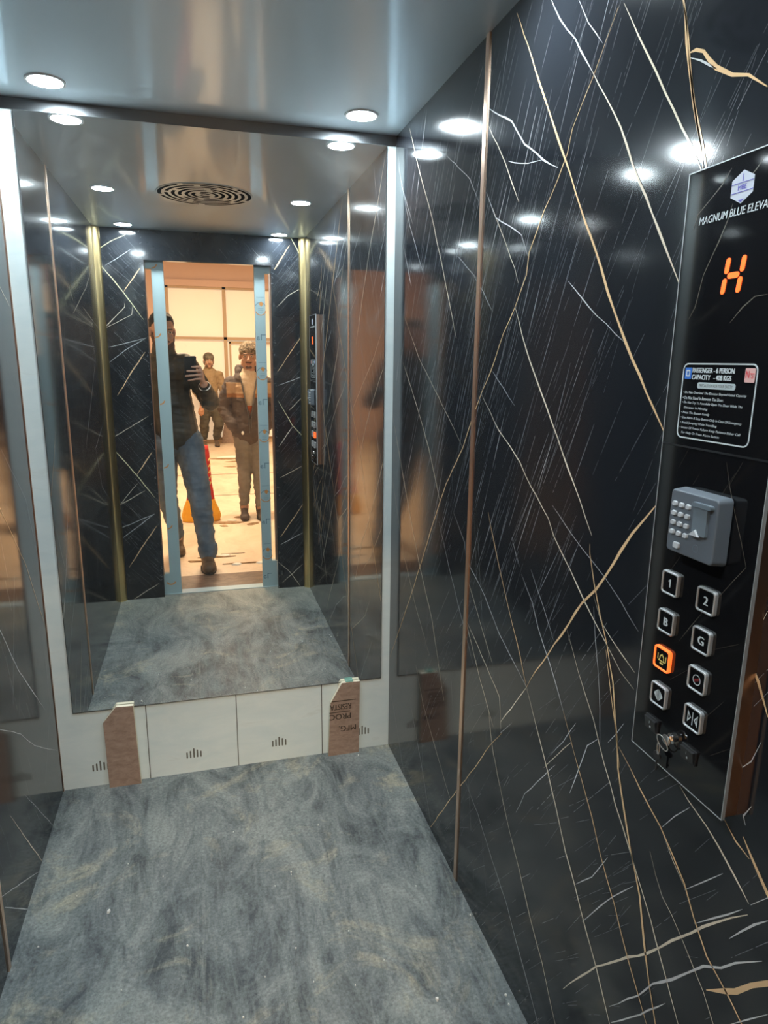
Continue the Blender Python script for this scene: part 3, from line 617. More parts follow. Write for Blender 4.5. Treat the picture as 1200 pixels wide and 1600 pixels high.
# crest and name
mb = CM(); hx = [(-.707, 1.671), (-.690, 1.662), (-.690, 1.644), (-.707, 1.6345), (-.7245, 1.644), (-.7245, 1.662)]; mb.prism(hx, WF, WF+.0003); crest = mb.obj('logo_sticker', 'hexw', cop)
mb = CM()
for z in (1.6575, 1.6475): mb.box((-.7245, z-.0004, WF+.0003), (-.690, z+.0004, WF+.0006))
put_text(mb, 'MBE', -.707, 1.6525, WF+.0005, .013, .0055, bold=.0003); mb.add([(-.712, 1.639, WF+.0005), (-.702, 1.639, WF+.0005), (-.707, 1.636, WF+.0005)], [(0, 1, 2)]); mb.add([(-.7077, 1.6585, WF+.0005), (-.7063, 1.6585, WF+.0005), (-.7063, 1.667, WF+.0005), (-.7077, 1.667, WF+.0005)], [(0, 1, 2, 3)])
mb.obj('logo_lines', 'hexb', crest)
mb = CM(); put_text(mb, 'MAGNUM BLUE ELEVATORS', -.775, 1.6265, WF+.0002, .138, .0092, shear=.12, bold=.00025, left=True); mb.obj('company_lettering', 'white_ink', cop)
# seven segment H
mb = CM(); sh = lambda u, v: (u+(v-1.5545)*.12, v)
def seg(a, b, wd=.0034):
    a = Vector(a); b = Vector(b); t_ = (b-a).normalized(); n_ = Vector((-t_.y, t_.x)); P = []
    for c_, s_ in ((a, -1), (b, 1)):
        for k in range(7): an = R(-90+30*k); P.append(c_+(t_*math.cos(an)*s_+n_*math.sin(an)*s_)*wd)
    mb.prism([sh(p.x, p.y) for p in P], WF, WF+.0006)
ul, ur = -.7175, -.6925
seg((ul, 1.5605), (ul, 1.572)); seg((ur, 1.5605), (ur, 1.572)); seg((ul, 1.537), (ul, 1.5485)); seg((ur, 1.537), (ur, 1.5485)); seg((ul+.0065, 1.5545), (ur-.0065, 1.5545))
mb.obj('floor_display', 'red_led', cop)
# capacity notice
bu, bv, bw, bh = -.7115, 1.4025, .128, .098
mb = CM(); mb.ring(rrect(bu, bv, bw, bh, .009), rrect(bu, bv, bw-.0035, bh-.0035, .0075), WF, WF+.0003); notice = mb.obj('notice_border', 'white_ink', cop)
lf = bu-bw/2
mb = CM(); put_text(mb, 'PASSENGER - 6 PERSON', lf+.0185, 1.4425, WF+.0002, .073, .0062, bold=.0005, left=True); put_text(mb, 'CAPACITY   - 408 KGS', lf+.0185, 1.4338, WF+.0002, .069, .0062, bold=.0005, left=True)
rules = ['\u2022 Do Not Overload The Elevator Beyond Rated Capacity', '\u2022 Do Not Stand In Between The Door.', '\u2022 Do Not Try To Forcefully Open The Door While The', '   Elevator Is Moving', '\u2022 Press The Button Gently', '\u2022 Use Alarm & Stop Button Only In Case Of Emergency',
         '\u2022 Avoid Jumping While Travelling', '\u2022 Incase Of Power Failure Keep Patience Either Call', '   For Help Or Press Alarm Button']
for k, s_ in enumerate(rules):
    mb2 = text2d(s_, None, 1); wv = max(a for a, b in mb2[0])-min(a for a, b in mb2[0]); put_text(mb, s_, lf+.005+(.004 if s_[0] == ' ' else 0), 1.4135-k*.0066, WF+.0002, len(s_)*.00212, .0039, shear=.2, left=True, bold=.00008)
mb.obj('notice_lettering', 'white_ink', notice)
mb = CM(); mb.prism(rrect(bu-.001, 1.4235, .066, .0078, .003), WF, WF+.0003); mb.obj('notice_heading_label', 'pill', notice)
mb = CM(); put_text(mb, 'PRECAUTION FOR YOUR SAFETY', bu-.001, 1.4235, WF+.0005, .058, .0036); mb.obj('notice_heading_text', 'groove', notice)
mb = CM(); mb.prism(rrect(lf+.0105, 1.4385, .0125, .0145, .001), WF, WF+.0003); mb.obj('blue_square_label', 'blue_ink', notice)
mb = CM(); mb.ring(rrect(lf+.0105, 1.4385, .007, .0085, .001), rrect(lf+.0105, 1.4385, .004, .005, .0006), WF+.0003, WF+.0006); mb.obj('blue_square_symbol', 'white_ink', notice)
mb = CM(); mb.prism(rrect(lf+.1165, 1.438, .0155, .0165, .0015), WF, WF+.0003); mb.obj('pink_square_label', 'pink_ink', notice)
mb = CM(); put_text(mb, 'N', lf+.1130, 1.439, WF+.0005, .0052, .0085, bold=.0003); mb.box((lf+.117, 1.4395, WF+.0003), (lf+.123, 1.4405, WF+.0006)); put_text(mb, 'S', lf+.1203, 1.4375, WF+.0005, .0035, .006); mb.obj('pink_square_letters', 'red_ink', notice)
# buttons
def button(u, v, glyph):
    lit = glyph == 'alarm'; s_ = .0335
    mb = CM(); mb.ring(rrect(u, v, s_, s_, .005), rrect(u, v, s_-.0058, s_-.0058, .0035), WF-.001, WF+.0052); b = mb.obj('call_button', 'ring_or' if lit else 'bezel', cop, bevel=.0014)
    if lit: b['label'] = 'button ring lit orange'
    mb = CM(); mb.prism(rrect(u, v, s_-.0055, s_-.0055, .003), WF-.001, WF+.0035); mb.obj('button_face', 'glass', b)
    mb = CM(); w_ = WF+.0038
    if glyph == '1': m_ = 'white_ink'; mb.prism([(u-.0012, v-.0058), (u+.0014, v-.0058), (u+.0014, v+.0058), (u-.0004, v+.0058), (u-.0034, v+.0036), (u-.0034, v+.0014), (u-.0012, v+.0028)], w_-.0002, w_)
    elif len(glyph) == 1: put_text(mb, glyph, u, v, w_, None, .0115, bold=.0008); m_ = 'white_ink'
    elif glyph == 'alarm':
        m_ = 'yel_ink'; mb.ring([(u-.0075, v-.0045), (u+.0075, v-.0045), (u+.005, v-.001), (u+.0045, v+.0035), (u, v+.0075), (u-.0045, v+.0035), (u-.005, v-.001)], [(u-.0045, v-.003), (u+.0045, v-.003), (u+.0032, v-.0005), (u+.0028, v+.0025), (u, v+.005), (u-.0028, v+.0025), (u-.0032, v-.0005)], w_-.0002, w_)
        for sx in (-1, 1): mb.box((u+sx*.0085-.0007, v-.003, w_-.0002), (u+sx*.0085+.0007, v+.006, w_))
        mb.box((u-.0035, v-.0085, w_-.0002), (u+.0035, v-.0062, w_))
    elif glyph == 'stop':
        m_ = 'white_ink'; mb.ring(circ(u, v, .0072), circ(u, v, .0062), w_-.0002, w_)
    elif glyph == 'open':
        m_ = 'white_ink'; mb.box((u-.0006, v-.0085, w_-.0002), (u+.0006, v+.0085, w_))
        for sx in (-1, 1): mb.prism([(u+sx*.002, v+.008), (u+sx*.009, v+.001), (u+sx*.009, v-.001), (u+sx*.002, v-.008)], w_-.0002, w_); mb.box((u+sx*.0041-.0004, v-.004, w_), (u+sx*.0041+.0004, v+.004, w_+.0001), 1)
    else:
        m_ = 'white_ink'; mb.box((u-.0007, v-.0095, w_-.0002), (u+.0007, v+.0095, w_))
        for sx in (-1, 1): mb.ring([(u+sx*.0095, v+.0085), (u+sx*.0028, v), (u+sx*.0095, v-.0085)], [(u+sx*.0078, v+.0045), (u+sx*.0048, v), (u+sx*.0078, v-.0045)], w_-.0002, w_)
    mb.obj('button_symbol', [m_, 'glass'] if glyph == 'open' else m_, b)
    if glyph == 'stop':
        mb = CM(); put_text(mb, 'STOP', u, v, w_, .0095, .0035, rot=.5); mb.obj('stop_lettering', 'red_ink', b)
for u, v, gl in ((-.7515, 1.152, '1'), (-.681, 1.1515, '2'), (-.7515, 1.095, 'B'), (-.681, 1.0965, 'G'), (-.7515, 1.039, 'alarm'), (-.680, 1.041, 'stop'), (-.7505, .983, 'open'), (-.679, .985, 'close')): button(u, v, gl)
# rocker switches and key lock
for u, v in ((-.7605, .9315), (-.6805, .9305)):
    mb = CM(); mb.ring(rrect(u, v, .029, .0215, .002), rrect(u, v, .024, .017, .001), WF-.001, WF+.0025); sw = mb.obj('rocker_switch', 'black', cop, bevel=.0006)
    mb = CM(); mb.add([(u-.012, v-.0085, WF), (u+.012, v-.0085, WF), (u+.012, v-.0085, WF+.003), (u-.012, v-.0085, WF+.003), (u-.012, v+.0085, WF), (u+.012, v+.0085, WF), (u+.012, v+.0085, WF+.0065), (u-.012, v+.0085, WF+.0065)],
                      [(0, 3, 2, 1), (4, 5, 6, 7), (0, 1, 5, 4), (3, 7, 6, 2), (1, 2, 6, 5), (0, 4, 7, 3)]); mb.obj('rocker', 'black', sw)
    mb = CM(); mb.box((u-.001, v-.006, WF+.0037), (u+.001, v-.003, WF+.0042)); put_text(mb, 'I', u, v+.003, WF+.0061, None, .004); mb.obj('switch_mark', 'white_ink', sw)
lu, lv = -.712, .9365
mb = CM(); mb.prism(circ(lu, lv, .0085), WF-.001, WF+.006, inset=.001); lk = mb.obj('key_lock', 'chrome', cop, smooth=False)
kk = thing('key_ring', (W-.03, -lu, lv-.03), 'small keys hanging on a ring from the lock at the foot of the panel', 'keys')
mb = CM(); mb.box((lu-.001, lv-.004, WF+.0061), (lu+.001, lv+.004, WF+.012)); mb.prism(circ(lu, lv-.001, .0088, 24, .0075), WF+.0128, WF+.0145); mb.obj('key_in_lock', 'chrome', kk, bevel=.0004)
mb = CM(); mb.tube([(lu-.006-.011*math.cos(a), lv-.009+.012*math.sin(a), WF+.0145+.004*math.sin(a)) for a in [2*math.pi*k/28 for k in range(28)]], .0011, 8, closed=True); mb.obj('split_ring', 'chrome', kk, smooth=True)
mb = CM(); mb.tube([(lu-.016+.006*math.cos(a), lv-.024+.009*math.sin(a), WF+.012+.003*math.cos(a)) for a in [2*math.pi*k/24 for k in range(24)]], .001, 8, closed=True); mb.obj('chain_link', 'chrome', kk, smooth=True)
mb = CM(); mb.prism(circ(lu-.020, lv-.038, .0075, 24, .006), WF+.008, WF+.0105); mb.box((lu-.0215, lv-.062, WF+.0085), (lu-.0185, lv-.042, WF+.010)); mb.box((lu-.0185, lv-.058, WF+.0085), (lu-.0168, lv-.054, WF+.010)); mb.obj('hanging_key', 'black', kk, bevel=.0004)

# keypad reader
ku0, ku1, kz0, kz1 = -.748, -.657, 1.2035, 1.291
kp = thing('keypad_reader', (W-.023, -(ku0+ku1)/2, kz0), 'grey plastic keypad and fingerprint reader fixed above the lift buttons', 'keypad')
mb = CM(); mb.prism(rrect((ku0+ku1)/2, (kz0+kz1)/2, ku1-ku0, kz1-kz0, .006), .0227, .044, inset=.003); mb.obj('housing', 'kp', kp, bevel=.002)
def kbox(u, v, w_, h_, d, nm, m_, r=.002, par=None, ins=.0008): mb = CM(); mb.prism(rrect(u, v, w_, h_, r, 4), .0438, .0438+d, inset=ins); return mb.obj(nm, m_, par or kp)
for r_ in range(4):
    for c_ in range(3): kbox(ku0+.0125+c_*.0128, kz1-.0205-r_*.0127, .0085, .0065, .003, 'key', 'kpb')
kbox(ku0+.0235, kz0+.0125, .0115, .0085, .003, 'enter_key', 'kpb')
hd = kbox(ku0+.0655, kz1-.0135, .035, .006, .0055, 'sensor_hood', 'kp2'); 
cv = kbox(ku0+.0635, kz1-.034, .0255, .037, .004, 'sensor_cover', 'kp2', .002)
mb = CM(); mb.prism([(ku0+.0485, kz1-.0535), (ku0+.0665, kz1-.0535), (ku0+.0595, kz1-.0445)], .0475, .0505, inset=.0012); mb.obj('thumb_ramp', 'kpb', cv)
mb = CM(); mb.ring(circ(ku0+.0585, kz0+.017, .0052), circ(ku0+.0585, kz0+.017, .0043), .0438, .0442); mb.obj('card_symbol', 'kp2', kp)

# ------------------------------------------------------------ entrance jambs with blue film
def jamb(xa, xb, xs0, xs1, nm, label, sgn):
    t = thing('door_jamb', ((xa+xb)/2, .24, 0), label, 'door jamb', 'filmed jambs of the lift doorway')
    mb = MB(); y0, y1 = .225, .262
    mb.box((min(xs0, xs1), y0, .0), (max(xs0, xs1), y1, 1.99)); o0, o1 = (xa, xs0) if sgn > 0 else (xs1, xb)
    mb.box((o0, y0, 0), (o1, y1, .135 if sgn > 0 else .175)); mb.box((o0, y0, 1.945), (o1, y1, 1.99)); mb.obj('post', 'film', t)
    return t
jl = jamb(.252, .353, .2865, .353, 'l', 'steel jamb left of the doorway under pale blue film with orange arcs', 1)
jr = jamb(.862, .956, .862, .9235, 'r', 'steel jamb right of the doorway under blue film printed with circles', -1)
def film(mk, t, nm, m_):
    mb = MB(); mb.T = frame_m((0, .2622, 0), (1, 0, 0), (0, 0, 1)); mb.T = Matrix(((1, 0, 0, 0), (0, 0, 1, .2622), (0, 1, 0, 0), (0, 0, 0, 1))); mk(mb); mb.obj(nm, m_, t)
def arc(mb, x, z, r, w_, a0, a1):
    n_ = 16; vs = []
    for i in range(n_+1): a = R(a0+(a1-a0)*i/n_); vs += [(x+(r-w_/2)*math.cos(a), z+(r-w_/2)*math.sin(a), .0003), (x+(r+w_/2)*math.cos(a), z+(r+w_/2)*math.sin(a), .0003)]
    mb.add(vs, [(2*i, 2*i+1, 2*i+3, 2*i+2) for i in range(n_)])
def fo(mb):
    for z in (1.76, 1.38, 1.0, .62, .24): mb.prism([(.885, z+.012), (.899, z+.028), (.912, z+.012), (.899, z-.004)], 0, .0004); arc(mb, .895, z-.022, .030, .005, 200, 350)
film(fo, jr, 'orange_print', 'film_or')
def fg(mb):
    for z in (1.76, 1.38, 1.0, .62, .24):
        arc(mb, .895, z-.01, .031, .003, 20, 160)
        for k in range(3): mb.box((.881, z-.016-k*.010, 0), (.911, z-.0145-k*.010, .0003))
        mb.box((.872, z+.05, 0), (.918, z+.0515, .0003))
    for z in (1.57, 1.185, .79, .43, .066):
        mb.box((.892, z+.022, 0), (.921, z+.0265, .0003)); mb.box((.892, z-.008, 0), (.8965, z+.026, .0003)); arc(mb, .877, z+.003, .0085, .004, 40, 330); mb.box((.870, z+.001, 0), (.884, z+.0045, .0003))
film(fg, jr, 'grey_print', 'film_gr')
def fl(mb):
    for z in (1.955, 1.575, 1.19, .81, .43): arc(mb, .292, z+.02, .026, .007, 265, 350)
    arc(mb, .293, .092, .028, .008, 205, 335)
film(fl, jl, 'orange_print', 'film_or')
struct(MB().box((.945, .262, .18), (.956, .2693, 1.945)).obj('trim_6', 'copper')); struct(MB().box((.252, .262, .13), (.2555, .2693, 1.945)).obj('trim_7', 'copper'))
struct(MB().box((.17, .14, 0), (.2, .2693, 2.06)).obj('trim_8', 'cream')); struct(MB().box((1.02, .14, 0), (1.05, .2693, 2.06)).obj('trim_9', 'cream'))
struct(MB().box((.17, .14, 2.03), (1.05, .2693, 2.06)).obj('trim_10', 'darkm'))
struct(MB().box((.2, .192, -.04), (1.02, FY-.04, .004)).obj('trim_11', 'sillmetal'), 'pale metal door sill')
struct(MB().box((.2, -.09, -.04), (1.02, .192, .0)).obj('trim_12', 'sillstone'), 'brown stone threshold of the hall')

# ------------------------------------------------------------ hall behind the camera
HX0, HX1, HY, HZ = -2.6, 4.2, -7.72, 3.2
struct(MB().box((HX0, HY, -.04), (HX1, -.09, 0)).obj('floor_hall', 'hallfloor'), 'pale dusty hall floor')
struct(MB().box((HX0, HY-.1, HZ), (HX1, .14, HZ+.05)).obj('ceiling_hall', 'hallceil'))
mb = MB(); mb.box((HX0, -.04, 0), (.2, .14, HZ)); mb.box((1.02, -.04, 0), (HX1, .14, HZ)); mb.box((.2, -.04, 2.06), (1.02, .14, HZ)); struct(mb.obj('wall_hall_lift', 'cream'))
struct(MB().box((HX0-.1, HY-.1, 0), (HX0, .14, HZ)).obj('wall_hall_left', 'cream')); struct(MB().box((HX1, HY-.1, 0), (HX1+.1, .14, HZ)).obj('wall_hall_right', 'cream'))
mb = MB(); mb.box((HX0, HY-.1, 0), (.07, HY, HZ)); mb.box((.07, HY-.1, 2.73), (HX1, HY, HZ)); mb.box((2.9, HY-.1, 0), (HX1, HY, 2.73)); struct(mb.obj('wall_hall_back', 'salmon'))
struct(MB().box((.07, HY, 2.63), (2.9, HY+.05, 2.73)).obj('trim_13', 'pane' if 0 else 'salmon'), 'pale beam over the papered windows')
def win(n_, x0, x1, door):
    mb = MB(); f_ = .045; y0, y1 = HY-.02, HY+.035
    mb.box((x0, y0, 0), (x0+f_, y1, 2.63)); mb.box((x1-f_/4, y0, 0), (x1, y1, 2.63)); mb.box((x0, y0, 2.595), (x1, y1, 2.63)); mb.box((x0, y0, 1.77), (x1, y1, 1.815)); mb.box((x0, y0, 0), (x1, y1, .06))
    if door: mb.box((x0+f_+.03, y0, .06), (x0+f_+.06, y1-.01, 1.74)); mb.box((x0+f_+.03, y0, 1.71), (x1-.02, y1-.01, 1.745))
    o = struct(mb.obj('window_%d' % n_, 'frame')); MB().box((x0+.01, HY-.06, .03), (x1-.005, HY-.03, 2.61)).obj('window_pane', 'pane', o)
win(1, .07, 1.0, False); win(2, 1.0, 1.95, True); win(3, 1.95, 2.9, False)
struct(MB().box((.8, HY, 0), (2.9, HY+.02, .1)).obj('baseboard_back', 'scrap'))
for i, (x, y) in enumerate(HALL_LAMPS):
    t = thing('hall_ceiling_lamp', (x, y, HZ), ['warm hall batten lamp above the threshold', 'warm hall batten lamp further back'][i], 'ceiling light', 'hall lamps')
    MB().box((x-.62, y-.09, HZ-.05), (x+.62, y+.09, HZ)).obj('lamp_housing', 'lampbody', t, bevel=.01); MB().box((x-.58, y-.08, HZ-.065), (x+.58, y+.08, HZ-.05)).obj('lamp_lens', 'hall_lens', t)
# leaning cardboard sheet by the back windows
mb = MB(); mb.add([(.88, -7.68, .0), (1.35, -7.50, .0), (.96, -7.70, .46), (.88, -7.66, .0), (1.35, -7.48, .0), (.96, -7.68, .46)], [(0, 2, 1), (3, 4, 5), (0, 1, 4, 3), (1, 2, 5, 4), (2, 0, 3, 5)])
tag(mb.obj('cardboard_sheet', 'obag' if 0 else 'board', base=(1.1, -7.6, 0)), 'tan triangular board leaning at the foot of the hall windows', 'board')

# ------------------------------------------------------------ people
def headT(c, yaw, pitch, s=1): return Matrix.Translation(c) @ Matrix.Rotation(-yaw, 4, 'Z') @ Matrix.Rotation(-pitch, 4, 'X') @ Matrix.Scale(s, 4)
def add_head(mb, T_):
    mb.T = T_
    mb.ell((0, -.014, .034), (.075, .094, .084)); mb.ell((0, .018, -.03), (.062, .068, .075)); mb.ell((0, .03, -.07), (.048, .048, .042)); mb.ell((0, .062, -.093), (.024, .02, .018))
    for s_ in (-1, 1):
        mb.ell((s_*.036, .052, -.028), (.026, .028, .024)); mb.ell((s_*.078, -.006, -.008), (.011, .02, .031)); mb.ell((s_*.012, .094, -.032), .0095)
        mb.cap((s_*.016, .084, .022), .010, (s_*.046, .066, .02), .009); mb.ell((s_*.05, .01, -.06), (.02, .04, .03))
    mb.cap((0, .083, .01), .009, (0, .108, -.027), .0125); mb.cap((-.018, .083, -.056), .0075, (.018, .083, -.056), .0075); mb.cap((-.016, .081, -.067), .008, (.016, .081, -.067), .008)
    mb.cap((0, -.02, -.07), .052, (0, -.045, -.19), .058); mb.T = None
def face_bits(root, T_):
    for s_ in (-1, 1):
        mb = MB(); mb.T = T_; mb.ell((s_*.031, .0725, .003), (.0135, .010, .0075)); e = mb.obj('eye', 'eyew', root, smooth=True)
        mb = MB(); mb.T = T_; mb.ell((s_*.031, .0805, .003), (.0055, .003, .0055)); mb.obj('iris', 'iris', e, smooth=True)
        mb = MB(); mb.T = T_; mb.cap((s_*.015, .0945, .0235), .0035, (s_*.046, .078, .025), .0028); mb.obj('eyebrow', 'brow', root, smooth=True)
    mb = MB(); mb.T = T_; mb.cap((-.017, .0905, -.0605), .0035, (.017, .0905, -.0605), .0035); mb.cap((-.014, .0885, -.066), .0038, (.014, .0885, -.066), .0038); mb.obj('lips', 'lip', root, smooth=True)
def hand(mb, wr, kn, tips, r=.0085, thumb=None, palm_r=.013):
    """wrist, four knuckles, four tips with mid joints [(mid, tip)], thumb chain"""
    wr = Vector(wr)
    for k, (kk_, (md, tp)) in enumerate(zip(kn, tips)):
        rr = r*(1, 1.05, 1, .85)[k]; mb.cap(wr, palm_r*1.15, kk_, palm_r*.85, seg=10); mb.cap(kk_, rr*1.1, md, rr, seg=10); mb.cap(md, rr, tp, rr*.82, seg=10)
    for a, b in zip(kn, kn[1:]): mb.cap(a, palm_r*.85, b, palm_r*.85, seg=10)
    if thumb:
        for a, b, r0, r1 in thumb: mb.cap(a, r0, b, r1, seg=10)
def simple_hand(mb, wr, d, side, r=.0085):
    """relaxed hand hanging along direction d; side = direction of the thumb"""
    wr = Vector(wr); d = Vector(d).normalized(); s_ = Vector(side).normalized(); n_ = d.cross(s_)
    kn = [wr+d*.085+s_*(.030-.019*k) for k in range(4)]; L = (.07, .078, .072, .056)
    tips = [(kn[k]+d*L[k]*.5+n_*.006, kn[k]+d*L[k]*.92+n_*.022) for k in range(4)]
    th = [(wr+d*.02+s_*.02, wr+d*.055+s_*.045, .014, .011), (wr+d*.055+s_*.045, wr+d*.09+s_*.048+n_*.008, .011, .0085)]
    hand(mb, wr, kn, tips, r, th)
def fold_n(sx, sy, sz, seed=0): return lambda p: noise.noise(Vector((p.x*sx+seed, p.y*sy, p.z*sz)))+.5*noise.noise(Vector((p.x*sx*2.3, p.y*sy*2.3+seed, p.z*sz*2.1)))
def puff(f, seed=0): return lambda p: .45*abs(math.sin(p.z*f+2.2*noise.noise(p*5)))-.2+.7*noise.noise(Vector((p.x*9, p.y*9, p.z*24)))+.4*noise.noise(p*30)
def shoe(root, heel, toe, m_='shoe', k=1):
    h = Vector(heel); t_ = Vector(toe); d = (t_-h); L = d.length; u = d.normalized()
    mb = MB(); z = Vector((0, 0, 1))
    mb.cap(h+z*.045*k, .036*k, h+z*.10*k, .042*k); mb.cap(h+z*.038*k+u*.01, .034*k, h+u*L*.55+z*.036*k, .038*k, flat=(z, .9)); mb.cap(h+u*L*.5+z*.034*k, .036*k, t_-u*.04*k+z*.03*k, .038*k, flat=(z, .8)); mb.cap(h+z*.08*k+u*.01, .035*k, h+u*L*.5+z*.045*k, .03*k)
    s_ = mb.organic('shoe', m_, root, .006, 3)
    n_ = u.cross(z); P = []
    k1 = k
    for k in range(24):
        a = 2*math.pi*k/24; cc = math.cos(a); w_ = (.042-.006*cc)*k1; P.append(h+u*(L*.48-.01+cc*(L*.5+.012))+n_*math.sin(a)*w_)
    mb = MB(); mb.add([(p.x, p.y, h.z+.001) for p in P]+[(p.x, p.y, h.z+.022) for p in P], [tuple(range(24))[::-1], tuple(range(24, 48))]+[(i, (i+1) % 24, 24+(i+1) % 24, 24+i) for i in range(24)]); mb.obj('sole', 'sole', s_)

# --- the photographer, reflected in the mirror
P1 = thing('person', (.42, -.35, 0), 'person in dark jacket and blue jeans at the doorway, photographing with a phone', 'person')
HT = headT((.307, -.235, 1.622), R(16), R(10), .98)
o0 = CAM-fw*.011
L3 = lambda a, b, c: o0+rt*a+up*b+fw*c
wr = L3(.070, -.180, -.045); el = Vector((.588, -.27, 1.165)); sh = Vector((.462, -.30, 1.395))
mb = MB(); add_head(mb, HT)
kn = [L3(.030, -.058, -.004), L3(.040, -.083, -.002), L3(.043, -.108, -.002), L3(.040, -.132, -.004)]
tips = [(L3(.004, -.052, .0125), L3(-.024, -.054, .010)), (L3(.002, -.078, .014), L3(-.052, -.078, .010)), (L3(.0, -.104, .014), L3(-.062, -.110, .010)), (L3(.0, -.130, .012), L3(-.046, -.139, .010))]
th = [(L3(.055, -.135, -.035), L3(.035, -.095, -.034), .016, .012), (L3(.035, -.095, -.034), L3(.000, -.072, -.0215), .011, .0085)]
hand(mb, wr, kn, tips, .0083, th, .0125)
mb.cap(wr, .026, wr+(el-wr)*.5, .034); mb.cap(wr+(el-wr)*.5, .034, el, .038); mb.cap(el, .038, sh, .044)
sl = Vector((.168, -.315, 1.395)); ell_ = Vector((.135, -.33, 1.13)); wl = Vector((.165, -.245, .905))
mb.cap(sl, .044, ell_, .038); mb.cap(ell_, .038, wl, .025); simple_hand(mb, wl, (.04, .22, -1), (0, 1, .15))
mb.cap((.32, -.31, 1.36), .115, (.335, -.31, 1.12), .12, flat=((0, 1, 0), .8)); mb.cap((.335, -.31, 1.12), .12, (.345, -.31, .95), .125, flat=((0, 1, 0), .8)); mb.cap(sl, .05, sh, .05)
hr, kr, ar = Vector((.432, -.30, .90)), Vector((.492, -.225, .50)), Vector((.525, -.235, .10)); hl, kl, al = Vector((.265, -.32, .90)), Vector((.262, -.46, .50)), Vector((.305, -.70, .12))
for h_, k_, a_ in ((hr, kr, ar), (hl, kl, al)): mb.cap(h_, .085, k_, .058); mb.cap(k_, .056, a_, .038)
mb.organic('body', 'skin', P1, .0042, 2)
face_bits(P1, HT)
mb = MB(); mb.T = HT; mb.ell((0, -.026, .046), (.081, .094, .083)); mb.ell((0, -.05, -.0), (.076, .066, .07)); mb.ell((0, .03, .088), (.055, .045, .026)); mb.organic('hair', 'hair', P1, .005, 2, lambda p: noise.noise(p*70), .004)
mb = MB(); mb.T = HT
for s_ in (-1, 1): mb.cap((s_*.066, .012, -.03), .013, (s_*.052, .035, -.075), .018); mb.cap((s_*.045, .045, -.082), .017, (0, .068, -.098), .02); mb.cap((s_*.024, .086, -.056), .006, (0, .098, -.048), .006)
mb.organic('beard', 'beard', P1, .004, 2, lambda p: noise.noise(p*90), .002)
mb = MB(); jf = puff(70)
mb.cap((.32, -.31, 1.375), .125, (.33, -.31, 1.15), .145, flat=((0, 1, 0), .82)); mb.cap((.33, -.31, 1.15), .145, (.355, -.30, .965), .148, flat=((0, 1, 0), .86)); mb.cap(sl, .066, sh, .066); mb.cap((.20, -.31, 1.43), .055, (.44, -.30, 1.43), .055)
mb.cap(sh, .066, el, .062); mb.cap(el, .064, wr+(el-wr)*.16, .042); mb.cap(sl, .068, ell_, .062); mb.cap(ell_, .062, wl, .042); mb.cap((.305, -.285, 1.45), .082, (.307, -.265, 1.515), .074)
mb.organic('jacket', 'jk1', P1, .006, 3, jf, .006)
mb = MB(); zc = [Vector((.325+.008*math.sin(z*9), -.31+.15*(.95 if z < 1.2 else .9), z)) for z in (.93, 1.05, 1.15, 1.25, 1.35)]; mb.tube(zc, .004, 6); mb.obj('zip', 'darkm', P1)
mb = MB()
for z in (1.315, 1.335, 1.355):
    c_ = sl+(ell_-sl)*((1.395-z)/.265); mb.tube([c_+Vector((math.cos(a)*.076, math.sin(a)*.076, 0)) for a in [2*math.pi*k/24 for k in range(24)]], .0035, 6, closed=True)
mb.obj('sleeve_stripes', 'tan', P1)
c_ = wr+(el-wr)*.10; ax = (el-wr).normalized(); u_ = ax.orthogonal().normalized(); v_ = ax.cross(u_)
mb = MB(); mb.tube([c_+(u_*math.cos(a)+v_*math.sin(a))*.034 for a in [2*math.pi*k/28 for k in range(28)]], .0055, 8, closed=True); mb.obj('bracelet', 'trimw', P1, smooth=True)
mb = MB(); mb.cap((.255, -.31, .90), .10, (.425, -.30, .90), .10, flat=((0, 0, 1), 1.0)); mb.cap(hr, .103, kr, .076); mb.cap(kr, .076, ar+Vector((0, 0, .03)), .058); mb.cap(hl, .10, kl, .072); mb.cap(kl, .07, al+Vector((0, .02, .04)), .055)
mb.cap(ar+Vector((0, 0, .055)), .068, ar+Vector((0, .0, .02)), .066)
mb.organic('jeans', 'jean', P1, .006, 4, fold_n(9, 9, 24), .006)
mb = MB(); mb.box((.345, -.205, .945), (.37, -.198, .985)); mb.obj('belt_buckle', 'darkm', P1)
shoe(P1, (.522, -.275, 0), (.532, -.06, 0), 'shoe', 1.28); shoe(P1, (.305, -.77, 0), (.325, -.55, 0), 'shoe', 1.2)

# phone held in front of the lens side
PT = Matrix(((rt.x, up.x, -fw.x, o0.x), (rt.y, up.y, -fw.y, o0.y), (rt.z, up.z, -fw.z, o0.z), (0, 0, 0, 1)))
ph = thing('smartphone', tuple(L3(-.030, -.065, -.004)), 'black smartphone held upright in the hand of the person in blue jeans', 'phone')
mb = MB(); mb.T = PT; mb.prism(rrect(-.031, -.066, .076, .160, .010), .0, .0085); mb.obj('phone_case', 'black', ph, bevel=.0015)
mb = MB(); mb.T = PT; mb.prism(rrect(-.031, -.066, .070, .154, .008), .0087, .0092); mb.obj('screen', 'glass', ph)
for dy in (-.0, -.02, -.04):
    mb = MB(); mb.T = PT; mb.ring(circ(-.001, dy-.001, .0075), circ(-.001, dy-.001, .0055), -.0016, 0); mb.obj('camera_ring', 'darkm', ph)

